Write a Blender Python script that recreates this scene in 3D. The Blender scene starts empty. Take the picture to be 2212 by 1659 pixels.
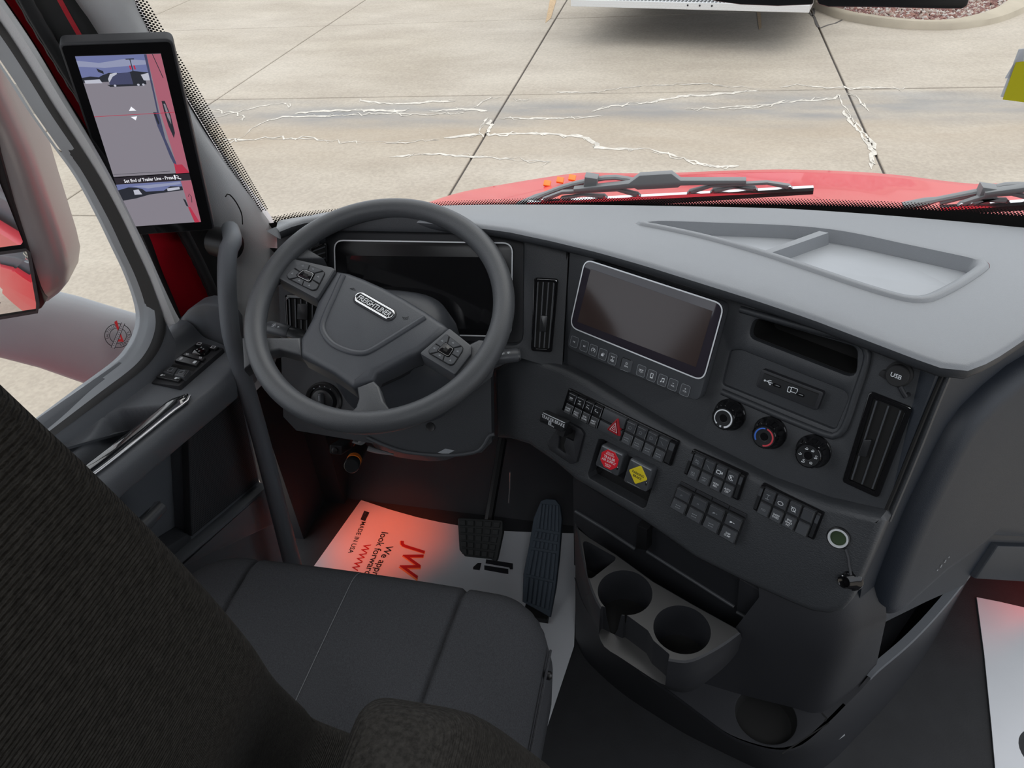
import bpy, bmesh, math, random
from mathutils import Vector, Matrix, noise
from mathutils.geometry import delaunay_2d_cdt
random.seed(7)
S = bpy.context.scene
COL = S.collection
PI = math.pi

# ------------------------------------------------------------------ camera
cam = bpy.data.cameras.new('camera')
camo = bpy.data.objects.new('camera', cam)
COL.objects.link(camo)
cam.sensor_fit = 'HORIZONTAL'
cam.sensor_width = 36.0
cam.lens = 36.0 * 1660 / 2212
cam.clip_start = 0.02
def cam_matrix(pitch, yaw, roll, loc):
    p, y, r = (math.radians(a) for a in (pitch, yaw, roll))
    fw = Vector((-math.sin(y)*math.cos(p), math.cos(y)*math.cos(p), -math.sin(p)))
    rt0 = Vector((math.cos(y), math.sin(y), 0)); up0 = rt0.cross(fw)
    rt = rt0*math.cos(r) + up0*math.sin(r); up = rt.cross(fw)
    M = Matrix((rt, up, -fw)).transposed().to_4x4(); M.translation = loc
    return M
camo.matrix_world = cam_matrix(37.7, 15.0, -4.5, (0, 0, 1.55))
S.camera = camo

# ------------------------------------------------------------------ light and exposure
S.view_settings.view_transform = 'Standard'
S.view_settings.look = 'None'
S.view_settings.gamma = 1.0
S.view_settings.use_curve_mapping = False
S.view_settings.exposure = 0.0
world = bpy.data.worlds.new('sky'); S.world = world
world.use_nodes = True
wn = world.node_tree.nodes; wl = world.node_tree.links
bg = wn['Background']
tc = wn.new('ShaderNodeTexCoord'); sep = wn.new('ShaderNodeSeparateXYZ'); rmp = wn.new('ShaderNodeValToRGB')
wl.new(tc.outputs['Generated'], sep.inputs[0]); wl.new(sep.outputs['Z'], rmp.inputs[0])
rmp.color_ramp.elements[0].position = 0.0; rmp.color_ramp.elements[0].color = (0.80, 0.86, 0.95, 1)
rmp.color_ramp.elements[1].position = 0.9; rmp.color_ramp.elements[1].color = (0.97, 0.985, 1.0, 1)
cl = wn.new('ShaderNodeTexNoise'); cl.inputs['Scale'].default_value = 3.0; cl.inputs['Detail'].default_value = 5
mx = wn.new('ShaderNodeMix'); mx.data_type = 'RGBA'; mx.blend_type = 'MULTIPLY'; mx.inputs[0].default_value = 0.25
wl.new(tc.outputs['Generated'], cl.inputs[0]); wl.new(rmp.outputs[0], mx.inputs[6]); wl.new(cl.outputs[0], mx.inputs[7])
wl.new(mx.outputs[2], bg.inputs[0])
bg.inputs[1].default_value = 1.75
sun = bpy.data.lights.new('sun', 'SUN'); sun.energy = 0.7; sun.angle = math.radians(50); sun.color = (1, 0.96, 0.88)
suno = bpy.data.objects.new('sun', sun); COL.objects.link(suno); suno.location = (3, 6, 12)
suno.rotation_euler = (math.radians(-20), math.radians(22), 0)

# ------------------------------------------------------------------ materials
def mat(name, col, rough=0.5, metal=0.0, spec=0.5, bump=0.0, bscale=900, var=0.0, vscale=8, emit=0.0, coat=0.0, stretch=None, alpha=1.0):
    m = bpy.data.materials.new(name); m.use_nodes = True
    N = m.node_tree.nodes; L = m.node_tree.links; P = N['Principled BSDF']
    c4 = (*col, 1)
    P.inputs['Base Color'].default_value = c4; P.inputs['Roughness'].default_value = rough
    P.inputs['Metallic'].default_value = metal; P.inputs['Specular IOR Level'].default_value = spec
    P.inputs['Coat Weight'].default_value = coat; P.inputs['Coat Roughness'].default_value = 0.03
    if alpha < 1: P.inputs['Alpha'].default_value = alpha
    if emit:
        P.inputs['Emission Color'].default_value = c4; P.inputs['Emission Strength'].default_value = emit
    if bump or var:
        g = N.new('ShaderNodeNewGeometry'); src = g.outputs['Position']
        if stretch:
            mp = N.new('ShaderNodeMapping'); mp.inputs['Scale'].default_value = stretch
            L.new(src, mp.inputs[0]); src = mp.outputs[0]
    if bump:
        t = N.new('ShaderNodeTexNoise'); t.inputs['Scale'].default_value = bscale; t.inputs['Detail'].default_value = 2
        L.new(src, t.inputs['Vector'])
        b = N.new('ShaderNodeBump'); b.inputs['Strength'].default_value = bump; b.inputs['Distance'].default_value = 0.001
        L.new(t.outputs[0], b.inputs['Height']); L.new(b.outputs[0], P.inputs['Normal'])
    if var:
        t = N.new('ShaderNodeTexNoise'); t.inputs['Scale'].default_value = vscale; t.inputs['Detail'].default_value = 4
        L.new(src, t.inputs['Vector'])
        r = N.new('ShaderNodeValToRGB')
        r.color_ramp.elements[0].position = 0.3; r.color_ramp.elements[1].position = 0.7
        r.color_ramp.elements[0].color = (*[x*(1-var) for x in col], 1); r.color_ramp.elements[1].color = (*[min(1, x*(1+var)) for x in col], 1)
        L.new(t.outputs[0], r.inputs[0]); L.new(r.outputs[0], P.inputs['Base Color'])
    return m
M = {}
M['tray'] = mat('tray_floor_plastic', (0.40, 0.42, 0.445), 0.36, spec=0.6, var=0.04, vscale=12)
M['chromeline'] = mat('bright_trim_line', (0.78, 0.80, 0.82), 0.35, metal=0.25)
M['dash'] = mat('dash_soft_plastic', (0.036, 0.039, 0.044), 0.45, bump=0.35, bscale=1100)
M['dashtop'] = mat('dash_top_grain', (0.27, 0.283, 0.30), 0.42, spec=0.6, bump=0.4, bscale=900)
M['lower'] = mat('leather_grain_plastic', (0.043, 0.046, 0.051), 0.45, bump=0.6, bscale=700, stretch=(0.35, 0.35, 1.6))
M['dash2'] = mat('side_dash_plastic', (0.015, 0.020, 0.029), 0.5, bump=0.35, bscale=1100)
M['dark'] = mat('dark_plastic', (0.020, 0.021, 0.025), 0.55, bump=0.2, bscale=1200)
M['black'] = mat('black_plastic', (0.012, 0.012, 0.013), 0.4)
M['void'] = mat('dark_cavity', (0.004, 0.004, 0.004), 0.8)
M['gloss'] = mat('gloss_black', (0.008, 0.008, 0.009), 0.08)
M['key'] = mat('key_grey', (0.062, 0.066, 0.073), 0.42)
M['keydark'] = mat('key_black', (0.022, 0.023, 0.025), 0.35)
M['white'] = mat('white_print', (0.8, 0.83, 0.86), 0.6)
M['grey'] = mat('grey_print', (0.28, 0.3, 0.32), 0.6)
M['chrome'] = mat('chrome', (0.8, 0.82, 0.84), 0.12, metal=1)
M['satin'] = mat('satin_chrome', (0.62, 0.63, 0.65), 0.3, metal=1)
M['wheel'] = mat('wheel_rubber', (0.072, 0.076, 0.082), 0.38, bump=0.35, bscale=1000)
M['hub'] = mat('hub_plastic', (0.062, 0.067, 0.077), 0.38, bump=0.3, bscale=1200)
M['pillar'] = mat('pillar_trim', (0.66, 0.665, 0.67), 0.6, bump=0.4, bscale=700)
M['door'] = mat('door_trim', (0.12, 0.13, 0.145), 0.55, bump=0.3, bscale=1000)
M['fabric'] = mat('seat_fabric', (0.055, 0.057, 0.063), 0.95, spec=0.15, bump=1.0, bscale=700, var=0.22, vscale=850, stretch=(1, .5, 1))
M['rib'] = mat('ribbed_fabric', (0.085, 0.082, 0.077), 0.98, spec=0.1, bump=1.0, bscale=260, var=0.3, vscale=200, stretch=(1, 1, 2.5))
def rib_mat():
    m = mat('ribbed_fabric', (0.040, 0.037, 0.033), 0.98, spec=0.1, var=0.35, vscale=260)
    N = m.node_tree.nodes; L = m.node_tree.links
    g = N.new('ShaderNodeNewGeometry'); w = N.new('ShaderNodeTexWave'); w.bands_direction = 'Z'; w.inputs['Scale'].default_value = 95; w.inputs['Distortion'].default_value = 1.2; w.inputs['Detail Scale'].default_value = 6
    L.new(g.outputs['Position'], w.inputs['Vector']); b = N.new('ShaderNodeBump'); b.inputs['Strength'].default_value = 1.0; b.inputs['Distance'].default_value = 0.0016
    L.new(w.outputs[1], b.inputs['Height']); L.new(b.outputs[0], N['Principled BSDF'].inputs['Normal'])
    return m
M['rib'] = rib_mat()
M['thread'] = mat('thread', (0.20, 0.21, 0.22), 0.9)
M['red'] = mat('red_paint', (0.68, 0.010, 0.028), 0.35, spec=0.35, coat=0.35, var=0.04, vscale=400)
M['rubber'] = mat('rubber', (0.018, 0.018, 0.019), 0.75)
M['wiper'] = mat('wiper_metal', (0.20, 0.208, 0.215), 0.45)
M['paper'] = mat('paper', (0.72, 0.74, 0.78), 0.85, var=0.03, vscale=6)
M['floor'] = mat('floor_rubber', (0.022, 0.023, 0.026), 0.75, bump=0.5, bscale=300, var=0.12, vscale=20)
M['pedal'] = mat('pedal_rubber', (0.055, 0.075, 0.10), 0.7)
M['pedal2'] = mat('brake_rubber', (0.03, 0.033, 0.034), 0.7)
M['hazard'] = mat('hazard_red', (0.45, 0.02, 0.03), 0.4)
M['valvered'] = mat('valve_red', (0.75, 0.015, 0.03), 0.4)
M['yellow'] = mat('valve_yellow', (0.78, 0.62, 0.02), 0.45)
M['tag'] = mat('tag_yellow', (0.62, 0.56, 0.0), 0.6)
M['blue'] = mat('dial_blue', (0.05, 0.16, 0.62), 0.5)
M['dialred'] = mat('dial_red', (0.62, 0.06, 0.08), 0.5)
M['orange'] = mat('orange_ring', (0.9, 0.22, 0.02), 0.4)
M['mirrorgrey'] = mat('mirror_housing', (0.40, 0.385, 0.385), 0.3, metal=0.35)
M['armgrey'] = mat('mirror_arm', (0.30, 0.32, 0.345), 0.5, var=0.05, vscale=5)
M['mirror'] = mat('mirror_glass', (0.9, 0.9, 0.9), 0.02, metal=1)
M['alu'] = mat('bright_aluminium', (0.75, 0.77, 0.78), 0.35, metal=0.6)
M['white_body'] = mat('white_body', (0.75, 0.76, 0.76), 0.4)
M['screenoff'] = mat('screen_glass', (0.050, 0.034, 0.031), 0.14, spec=0.45)
M['screenbez'] = mat('screen_bezel_glass', (0.035, 0.03, 0.04), 0.1, spec=0.6)
M['clusterglass'] = mat('cluster_glass', (0.006, 0.006, 0.007), 0.3, spec=0.25)
M['ink'] = mat('ink_black', (0.02, 0.02, 0.025), 0.9)
M['inkred'] = mat('ink_red', (0.42, 0.015, 0.02), 0.9)
M['inkorange'] = mat('ink_orange', (0.85, 0.3, 0.1), 0.9)
M['head'] = mat('headliner', (0.10, 0.10, 0.10), 0.95)
M['frit'] = mat('frit_black', (0.01, 0.01, 0.01), 0.6)
M['metalgrey'] = mat('lever_metal', (0.35, 0.36, 0.37), 0.35, metal=0.6)
M['socketin'] = mat('socket_inside', (0.05, 0.075, 0.04), 0.3)
M['sealrib'] = mat('seal_rubber', (0.035, 0.035, 0.034), 0.7)
M['satinplastic'] = mat('satin_plastic', (0.055, 0.054, 0.054), 0.28, spec=0.7, bump=0.15, bscale=1500)
M['piano'] = mat('piano_black', (0.01, 0.011, 0.013), 0.06, spec=1.0, coat=1.0)
M['salt'] = mat('salt_white', (0.60, 0.565, 0.505), 0.9, var=0.22, vscale=18)
M['rust'] = mat('rust_stain', (0.50, 0.36, 0.22), 0.95, var=0.15, vscale=25)
M['jointdark'] = mat('joint_dark', (0.10, 0.09, 0.085), 0.95)
# clear glass
def glass_mat():
    m = bpy.data.materials.new('window_glass'); m.use_nodes = True
    N = m.node_tree.nodes; L = m.node_tree.links; N.remove(N['Principled BSDF'])
    t = N.new('ShaderNodeBsdfTransparent'); t.inputs[0].default_value = (0.985, 0.99, 0.985, 1)
    g = N.new('ShaderNodeBsdfGlossy'); g.inputs['Roughness'].default_value = 0.0
    f = N.new('ShaderNodeFresnel'); f.inputs[0].default_value = 1.12
    x = N.new('ShaderNodeMixShader'); L.new(f.outputs[0], x.inputs[0]); L.new(t.outputs[0], x.inputs[1]); L.new(g.outputs[0], x.inputs[2])
    L.new(x.outputs[0], N['Material Output'].inputs[0])
    return m
M['glass'] = glass_mat()
# concrete with a damp, silty band
def concrete_mat():
    m = bpy.data.materials.new('concrete'); m.use_nodes = True
    N = m.node_tree.nodes; L = m.node_tree.links; P = N['Principled BSDF']
    P.inputs['Roughness'].default_value = 0.9; P.inputs['Specular IOR Level'].default_value = 0.25
    g = N.new('ShaderNodeNewGeometry')
    def nz(scale, detail, sc=(1, 1, 1)):
        mp = N.new('ShaderNodeMapping'); mp.inputs['Scale'].default_value = sc
        t = N.new('ShaderNodeTexNoise'); t.inputs['Scale'].default_value = scale; t.inputs['Detail'].default_value = detail
        L.new(g.outputs['Position'], mp.inputs[0]); L.new(mp.outputs[0], t.inputs['Vector']); return t.outputs[0]
    def ramp(src, p0, p1, c0, c1):
        r = N.new('ShaderNodeValToRGB'); r.color_ramp.elements[0].position = p0; r.color_ramp.elements[1].position = p1
        r.color_ramp.elements[0].color = (*c0, 1); r.color_ramp.elements[1].color = (*c1, 1); L.new(src, r.inputs[0]); return r.outputs[0]
    def mixc(fac, a, b, mode='MIX'):
        x = N.new('ShaderNodeMix'); x.data_type = 'RGBA'; x.blend_type = mode
        if isinstance(fac, float): x.inputs[0].default_value = fac
        else: L.new(fac, x.inputs[0])
        for s, i in ((a, 6), (b, 7)):
            if isinstance(s, tuple): x.inputs[i].default_value = (*s, 1)
            else: L.new(s, x.inputs[i])
        return x.outputs[2]
    def math_(op, a, b=None, c=None):
        x = N.new('ShaderNodeMath'); x.operation = op
        for s, i in ((a, 0), (b, 1), (c, 2)):
            if s is None: continue
            if isinstance(s, (int, float)): x.inputs[i].default_value = s
            else: L.new(s, x.inputs[i])
        return x.outputs[0]
    base = ramp(nz(0.55, 6), 0.3, 0.72, (0.425, 0.378, 0.315), (0.50, 0.455, 0.395))
    streak = ramp(nz(1.3, 7, (0.7, 1.6, 1)), 0.35, 0.7, (0.86, 0.84, 0.82), (1.05, 1.045, 1.03))
    c = mixc(0.8, base, streak, 'MULTIPLY')
    speck = ramp(nz(34, 4), 0.35, 0.65, (0.86, 0.86, 0.86), (1.08, 1.08, 1.08))
    c = mixc(0.7, c, speck, 'MULTIPLY')
    sp = N.new('ShaderNodeSeparateXYZ'); L.new(g.outputs['Position'], sp.inputs[0])
    n1 = nz(0.9, 5, (0.5, 1.4, 1)); n2 = nz(2.5, 5, (0.4, 1.5, 1))
    # blue-grey damp streak along y = 8.1 + 0.066 x
    yy = math_('SUBTRACT', sp.outputs['Y'], math_('MULTIPLY', sp.outputs['X'], 0.066))
    yy = math_('ADD', yy, math_('MULTIPLY', math_('SUBTRACT', n1, 0.5), 0.9))
    d = math_('ABSOLUTE', math_('SUBTRACT', yy, 8.36))
    k = N.new('ShaderNodeMapRange'); k.inputs['From Min'].default_value = 0.55; k.inputs['From Max'].default_value = 0.12
    L.new(d, k.inputs[0]); pat = N.new('ShaderNodeMapRange'); pat.inputs['From Min'].default_value = .36; pat.inputs['From Max'].default_value = .6; pat.inputs['To Min'].default_value = .25; L.new(nz(1.7, 6, (0.5, 1.6, 1)), pat.inputs[0]); band = math_('MULTIPLY', math_('MULTIPLY', k.outputs[0], 0.92), pat.outputs[0])
    c = mixc(band, c, mixc(n2, (0.16, 0.165, 0.172), (0.34, 0.35, 0.36)))
    # brown silt either side
    d2 = math_('ABSOLUTE', math_('SUBTRACT', yy, 7.75))
    k2 = N.new('ShaderNodeMapRange'); k2.inputs['From Min'].default_value = 1.0; k2.inputs['From Max'].default_value = 0.1
    L.new(d2, k2.inputs[0]); silt = math_('MULTIPLY', k2.outputs[0], math_('MULTIPLY', n2, 0.75))
    c = mixc(silt, c, (0.36, 0.29, 0.215))
    L.new(c, P.inputs['Base Color'])
    b = N.new('ShaderNodeBump'); b.inputs['Strength'].default_value = 0.25; b.inputs['Distance'].default_value = 0.004
    L.new(nz(90, 4), b.inputs['Height']); L.new(b.outputs[0], P.inputs['Normal'])
    return m
M['concrete'] = concrete_mat()
M['kerb'] = mat('kerb_concrete', (0.42, 0.37, 0.29), 0.9, bump=0.5, bscale=60, var=0.12, vscale=2)
M['soil'] = mat('island_soil', (0.16, 0.10, 0.08), 0.95)
for i, cc in enumerate(((0.30, 0.16, 0.13), (0.42, 0.33, 0.28), (0.55, 0.50, 0.46), (0.22, 0.11, 0.10))):
    M['pebble%d' % i] = mat('pebble', cc, 0.8)

# ------------------------------------------------------------------ geometry helpers
def inside(P, x, y):
    c_ = False
    for i in range(len(P)):
        (x0, y0), (x1, y1) = P[i-1][:2], P[i][:2]
        if (y0 > y) != (y1 > y) and x < (x1-x0)*(y-y0)/(y1-y0)+x0: c_ = not c_
    return c_
def area2(P): return sum(P[i][0]*P[(i+1) % len(P)][1]-P[(i+1) % len(P)][0]*P[i][1] for i in range(len(P)))
def ccw(P):
    P = [tuple(p[:2]) for p in P]
    return P if area2(P) > 0 else P[::-1]
def inset(P, d):
    """offset a counter-clockwise polygon inwards by d"""
    n = len(P); R = []
    for i in range(n):
        a, b, c = Vector(P[i-1]), Vector(P[i]), Vector(P[(i+1) % n])
        e1 = (b-a); e2 = (c-b)
        if e1.length < 1e-9 or e2.length < 1e-9: R.append(tuple(b)); continue
        e1.normalize(); e2.normalize()
        n1 = Vector((-e1.y, e1.x)); n2 = Vector((-e2.y, e2.x)); m = n1+n2
        if m.length < 1e-6: m = n1
        m.normalize(); k = 1/max(0.4, m.dot(n1))
        R.append(tuple(b+m*d*k))
    return R
def rnd(P, r, n=4):
    """fillet the corners of a polygon"""
    P = ccw(P); R = []; N_ = len(P)
    for i in range(N_):
        rr = r[i] if isinstance(r, (list, tuple)) else r
        a, b, c = Vector(P[i-1]), Vector(P[i]), Vector(P[(i+1) % N_])
        u = (a-b); v = (c-b); lu, lv = u.length, v.length; u.normalize(); v.normalize()
        ang = math.acos(max(-1, min(1, u.dot(v))))
        if ang > PI-0.05 or rr <= 0: R.append(tuple(b)); continue
        t = min(rr/math.tan(ang/2), lu*0.48, lv*0.48)
        p0 = b+u*t; p1 = b+v*t
        for k in range(n+1):
            s = k/n
            R.append(tuple(p0*(1-s)**2+b*2*s*(1-s)+p1*s*s))
    return R
def rect(cx, cy, w, h): return [(cx-w/2, cy-h/2), (cx+w/2, cy-h/2), (cx+w/2, cy+h/2), (cx-w/2, cy+h/2)]
def circle(cx, cy, r, n=28, a0=0.0): return [(cx+r*math.cos(a0+2*PI*i/n), cy+r*math.sin(a0+2*PI*i/n)) for i in range(n)]
def lerp(a, b, t): return tuple(x+(y-x)*t for x, y in zip(a, b))
def quadpt(Q, s, t):
    """bilinear point in quad Q = TL, TR, BR, BL"""
    return lerp(lerp(Q[0], Q[1], s), lerp(Q[3], Q[2], s), t)
def quad(Q, s0, s1, t0, t1): return [quadpt(Q, s0, t0), quadpt(Q, s1, t0), quadpt(Q, s1, t1), quadpt(Q, s0, t1)]
def resample(P, n):
    P = [Vector(p) for p in P]; L_ = [0]
    for a, b in zip(P, P[1:]): L_.append(L_[-1]+(b-a).length)
    R = []; j = 0
    for i in range(n):
        s = L_[-1]*i/(n-1)
        while j < len(P)-2 and L_[j+1] < s: j += 1
        d = L_[j+1]-L_[j]
        R.append(P[j].lerp(P[j+1], (s-L_[j])/d if d > 1e-12 else 0))
    return R
def smooth_line(P, n):
    """Catmull-Rom through points, n samples"""
    P = [Vector(p) for p in P]; Q = [P[0]*2-P[1]]+P+[P[-1]*2-P[-2]]; R = []
    for i in range(1, len(Q)-2):
        a, b, c, d = Q[i-1:i+3]
        for k in range(8):
            t = k/8
            R.append(0.5*((2*b)+(c-a)*t+(2*a-5*b+4*c-d)*t*t+(-a+3*b-3*c+d)*t**3))
    R.append(P[-1])
    return resample(R, n)
def smooth_ctrl(P, m=8):
    """Catmull-Rom with m samples per control span, so that curves with equal control counts stay matched"""
    P = [Vector(p) for p in P]; Q = [P[0]*2-P[1]]+P+[P[-1]*2-P[-2]]; R = []
    for i in range(1, len(Q)-2):
        a, b, c, d = Q[i-1:i+3]
        for k in range(m):
            t = k/m
            R.append(0.5*((2*b)+(c-a)*t+(2*a-5*b+4*c-d)*t*t+(-a+3*b-3*c+d)*t**3))
    return R+[P[-1]]
_txt = {}
def text_mesh(s, shear=0.0):
    k = (s, shear)
    if k not in _txt:
        cu = bpy.data.curves.new('t', 'FONT'); cu.body = s; cu.size = 1.0; cu.resolution_u = 3; cu.shear = shear; cu.offset = 0.012
        o = bpy.data.objects.new('t', cu); COL.objects.link(o)
        dg = bpy.context.evaluated_depsgraph_get(); me = o.evaluated_get(dg).to_mesh()
        vs = [tuple(v.co) for v in me.vertices]; fs = [tuple(p.vertices) for p in me.polygons]
        o.evaluated_get(dg).to_mesh_clear(); bpy.data.objects.remove(o); bpy.data.curves.remove(cu)
        xs = [v[0] for v in vs] or [0]
        _txt[k] = (vs, fs, min(xs), max(xs))
    return _txt[k]
IDF = [(0, 0, 0), (1, 0, 0), (0, 1, 0), (0, 0, 1)]
class MB:
    def __init__(s, F=None, mi=0): s.v = []; s.f = []; s.m = []; s.mi = mi; s.fr(F or IDF)
    def fr(s, F, off=0.0):
        O, u, v, n = (Vector(x) for x in F); O = O+n*off
        s.T = Matrix(((u.x, v.x, n.x, O.x), (u.y, v.y, n.y, O.y), (u.z, v.z, n.z, O.z), (0, 0, 0, 1))); return s
    def mat(s, i): s.mi = i; return s
    def add(s, vs, fs, mi=None):
        b = len(s.v); s.v += [s.T @ Vector(p) for p in vs]
        s.f += [tuple(b+i for i in f) for f in fs]; s.m += [s.mi if mi is None else mi]*len(fs); return s
    def poly(s, out, h0, h1, holes=(), bev=0.0, hbev=None, hd=None, back=True, seg=2):
        P = ccw(out); H = [ccw(h)[::-1] for h in holes]; hb = bev if hbev is None else hbev
        vs = []; fs = []
        def ring(Q, h): b = len(vs); vs.extend((x, y, h) for x, y in Q); return list(range(b, b+len(Q)))
        def wall(a, b):
            n = len(a)
            for i in range(n): fs.append((a[i], a[(i+1) % n], b[(i+1) % n], b[i]))
        def edge(Q, lo, hi, b_):
            r0 = ring(Q, lo); r1 = ring(Q, hi-b_) if b_ else ring(Q, hi); wall(r0, r1)
            last = Q; lr = r1
            if b_:
                for k in range(1, seg+1):
                    a = PI/2*k/seg; Q2 = inset(Q, b_*(1-math.cos(a))); r2 = ring(Q2, hi-b_+b_*math.sin(a)); wall(lr, r2); lr = r2; last = Q2
            return r0, lr, last
        b0, t0, Pt = edge(P, h0, h1, bev)
        if not H:
            fs.append(tuple(t0))
            if back: fs.append(tuple(b0[::-1]))
        else:
            idx = list(t0); pts2 = list(Pt); edges = [(i, (i+1) % len(t0)) for i in range(len(t0))]; spans = []
            for h in H:
                _, tr, Ht = edge(h, h0 if hd is None else h1-hd, h1, hb); k = len(pts2)
                idx += tr; pts2 += Ht; spans.append((k, len(pts2))); edges += [(k+i, k+(i+1) % len(tr)) for i in range(len(tr))]
            r = delaunay_2d_cdt([Vector(p) for p in pts2], edges, [], 1, 1e-7)
            ov = r[3]; loops = [Pt]+[pts2[a:b_] for a, b_ in spans]
            def keep(f):
                cx = sum(r[0][i].x for i in f)/len(f); cy = sum(r[0][i].y for i in f)/len(f)
                return inside(loops[0], cx, cy) and not any(inside(l, cx, cy) for l in loops[1:])
            tris = [f for f in r[2] if keep(f)]
            if len(r[0]) == len(pts2) and all(len(o) for o in ov):
                for f in tris: fs.append(tuple(idx[ov[i][0]] for i in f))
            else:
                b = len(vs); vs.extend((p.x, p.y, h1) for p in r[0])
                for f in tris: fs.append(tuple(b+i for i in f))
        return s.add(vs, fs)
    def fill(s, out, h): P = ccw(out); return s.add([(x, y, h) for x, y in P], [tuple(range(len(P)))])
    def box(s, x0, x1, y0, y1, z0, z1, bev=0.0): return s.poly([(x0, y0), (x1, y0), (x1, y1), (x0, y1)], z0, z1, bev=bev)
    def streak(s, P, w, h):
        """ragged ribbon of uneven width"""
        P = [Vector(p[:2]) for p in P]; n = len(P); vs = []; k = 1.0
        for i in range(n):
            d = P[min(n-1, i+1)]-P[max(0, i-1)]; d = d.normalized() if d.length > 1e-9 else Vector((1, 0)); q = Vector((-d.y, d.x))
            k = max(.15, min(2.4, k+random.uniform(-.7, .7))); e_ = .3 if i in (0, n-1) else 1
            vs += [(*(P[i]+q*w*k*e_*random.uniform(.3, .7)), h), (*(P[i]-q*w*k*e_*random.uniform(.3, .7)), h)]
        return s.add(vs, [(2*i, 2*i+1, 2*i+3, 2*i+2) for i in range(n-1)])
    def line(s, P, w, h, closed=False):
        P = [Vector(p[:2]) for p in P]; n = len(P); vs = []
        for i in range(n):
            a = P[i-1] if (i or closed) else P[i]; c = P[(i+1) % n] if (i < n-1 or closed) else P[i]
            d = (c-a); d = d.normalized() if d.length > 1e-12 else Vector((1, 0)); q = Vector((-d.y, d.x))*w/2
            vs += [(*(P[i]+q), h), (*(P[i]-q), h)]
        k = n if closed else n-1
        return s.add(vs, [(2*i, 2*i+1, 2*((i+1) % n)+1, 2*((i+1) % n)) for i in range(k)])
    def circ(s, x, y, r, w, h, n=20): return s.line(circle(x, y, r, n), w, h, True)
    def arc(s, x, y, r, w, h, a0, a1, n=24): return s.line([(x+r*math.cos(math.radians(a0+(a1-a0)*i/n)), y+r*math.sin(math.radians(a0+(a1-a0)*i/n))) for i in range(n+1)], w, h)
    def disc(s, x, y, r, h, n=14): return s.fill(circle(x, y, r, n), h)
    def text(s, t, x, y, size, h, rot=0.0, align='C', sx=1.0, shear=0.0):
        vs, fs, a, b = text_mesh(t, shear); c, n = math.cos(rot), math.sin(rot)
        ox = {'C': (a+b)/2, 'L': a, 'R': b}[align]
        return s.add([(x+((p[0]-ox)*sx*c-(p[1]-0.35)*n)*size, y+((p[0]-ox)*sx*n+(p[1]-0.35)*c)*size, h) for p in vs], fs)
    def lathe(s, prof, cx=0.0, cy=0.0, n=28, cap0=False, cap1=True, arc=None):
        vs = []; fs = []
        for r, z in prof: vs += [(cx+r*math.cos(2*PI*i/n), cy+r*math.sin(2*PI*i/n), z) for i in range(n)]
        for k in range(len(prof)-1): fs += [(k*n+i, k*n+(i+1) % n, (k+1)*n+(i+1) % n, (k+1)*n+i) for i in range(n)]
        if cap0: fs.append(tuple(range(n))[::-1])
        if cap1: b = (len(prof)-1)*n; fs.append(tuple(range(b, b+n)))
        return s.add(vs, fs)
    def loft(s, secs, cyc=False, cap0=False, cap1=False):
        n = len(secs[0]); vs = [tuple(p) for q in secs for p in q]; fs = []
        for k in range(len(secs)-1):
            for i in range(n if cyc else n-1): fs.append((k*n+i, k*n+(i+1) % n, (k+1)*n+(i+1) % n, (k+1)*n+i))
        if cap0: fs.append(tuple(range(n))[::-1])
        if cap1: b = (len(secs)-1)*n; fs.append(tuple(range(b, b+n)))
        return s.add(vs, fs)
    def tube(s, P, r, n=10, closed=False, cap=True, flat=1.0):
        P = [Vector(p) for p in P]; N_ = len(P); up = None; secs = []
        for i in range(N_):
            a = P[i-1] if (i or closed) else P[i]; c = P[(i+1) % N_] if (i < N_-1 or closed) else P[i]
            d = (c-a).normalized()
            if up is None: up = Vector((0, 0, 1)) if abs(d.z) < 0.9 else Vector((1, 0, 0))
            x = d.cross(up).normalized(); y = x.cross(d); up = y
            rr = r[i] if isinstance(r, (list, tuple)) else r
            secs.append([P[i]+(x*math.cos(2*PI*k/n)+y*flat*math.sin(2*PI*k/n))*rr for k in range(n)])
        if closed: secs.append(secs[0])
        return s.loft(secs, True, cap and not closed, cap and not closed)
def setk(o, label=None, cat=None, group=None, kind=None):
    for k, v in (('label', label), ('category', cat), ('group', group), ('kind', kind)):
        if v: o[k] = v
    return o
def thing(name, label, cat, loc=(0, 0, 0), group=None, kind=None):
    o = bpy.data.objects.new(name, None); COL.objects.link(o); o.location = loc; o.empty_display_size = 0.05
    return setk(o, label, cat, group, kind)
def wloc(o):
    l = Vector(o.location)
    while o.parent: o = o.parent; l = l+Vector(o.location)
    return l
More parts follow.
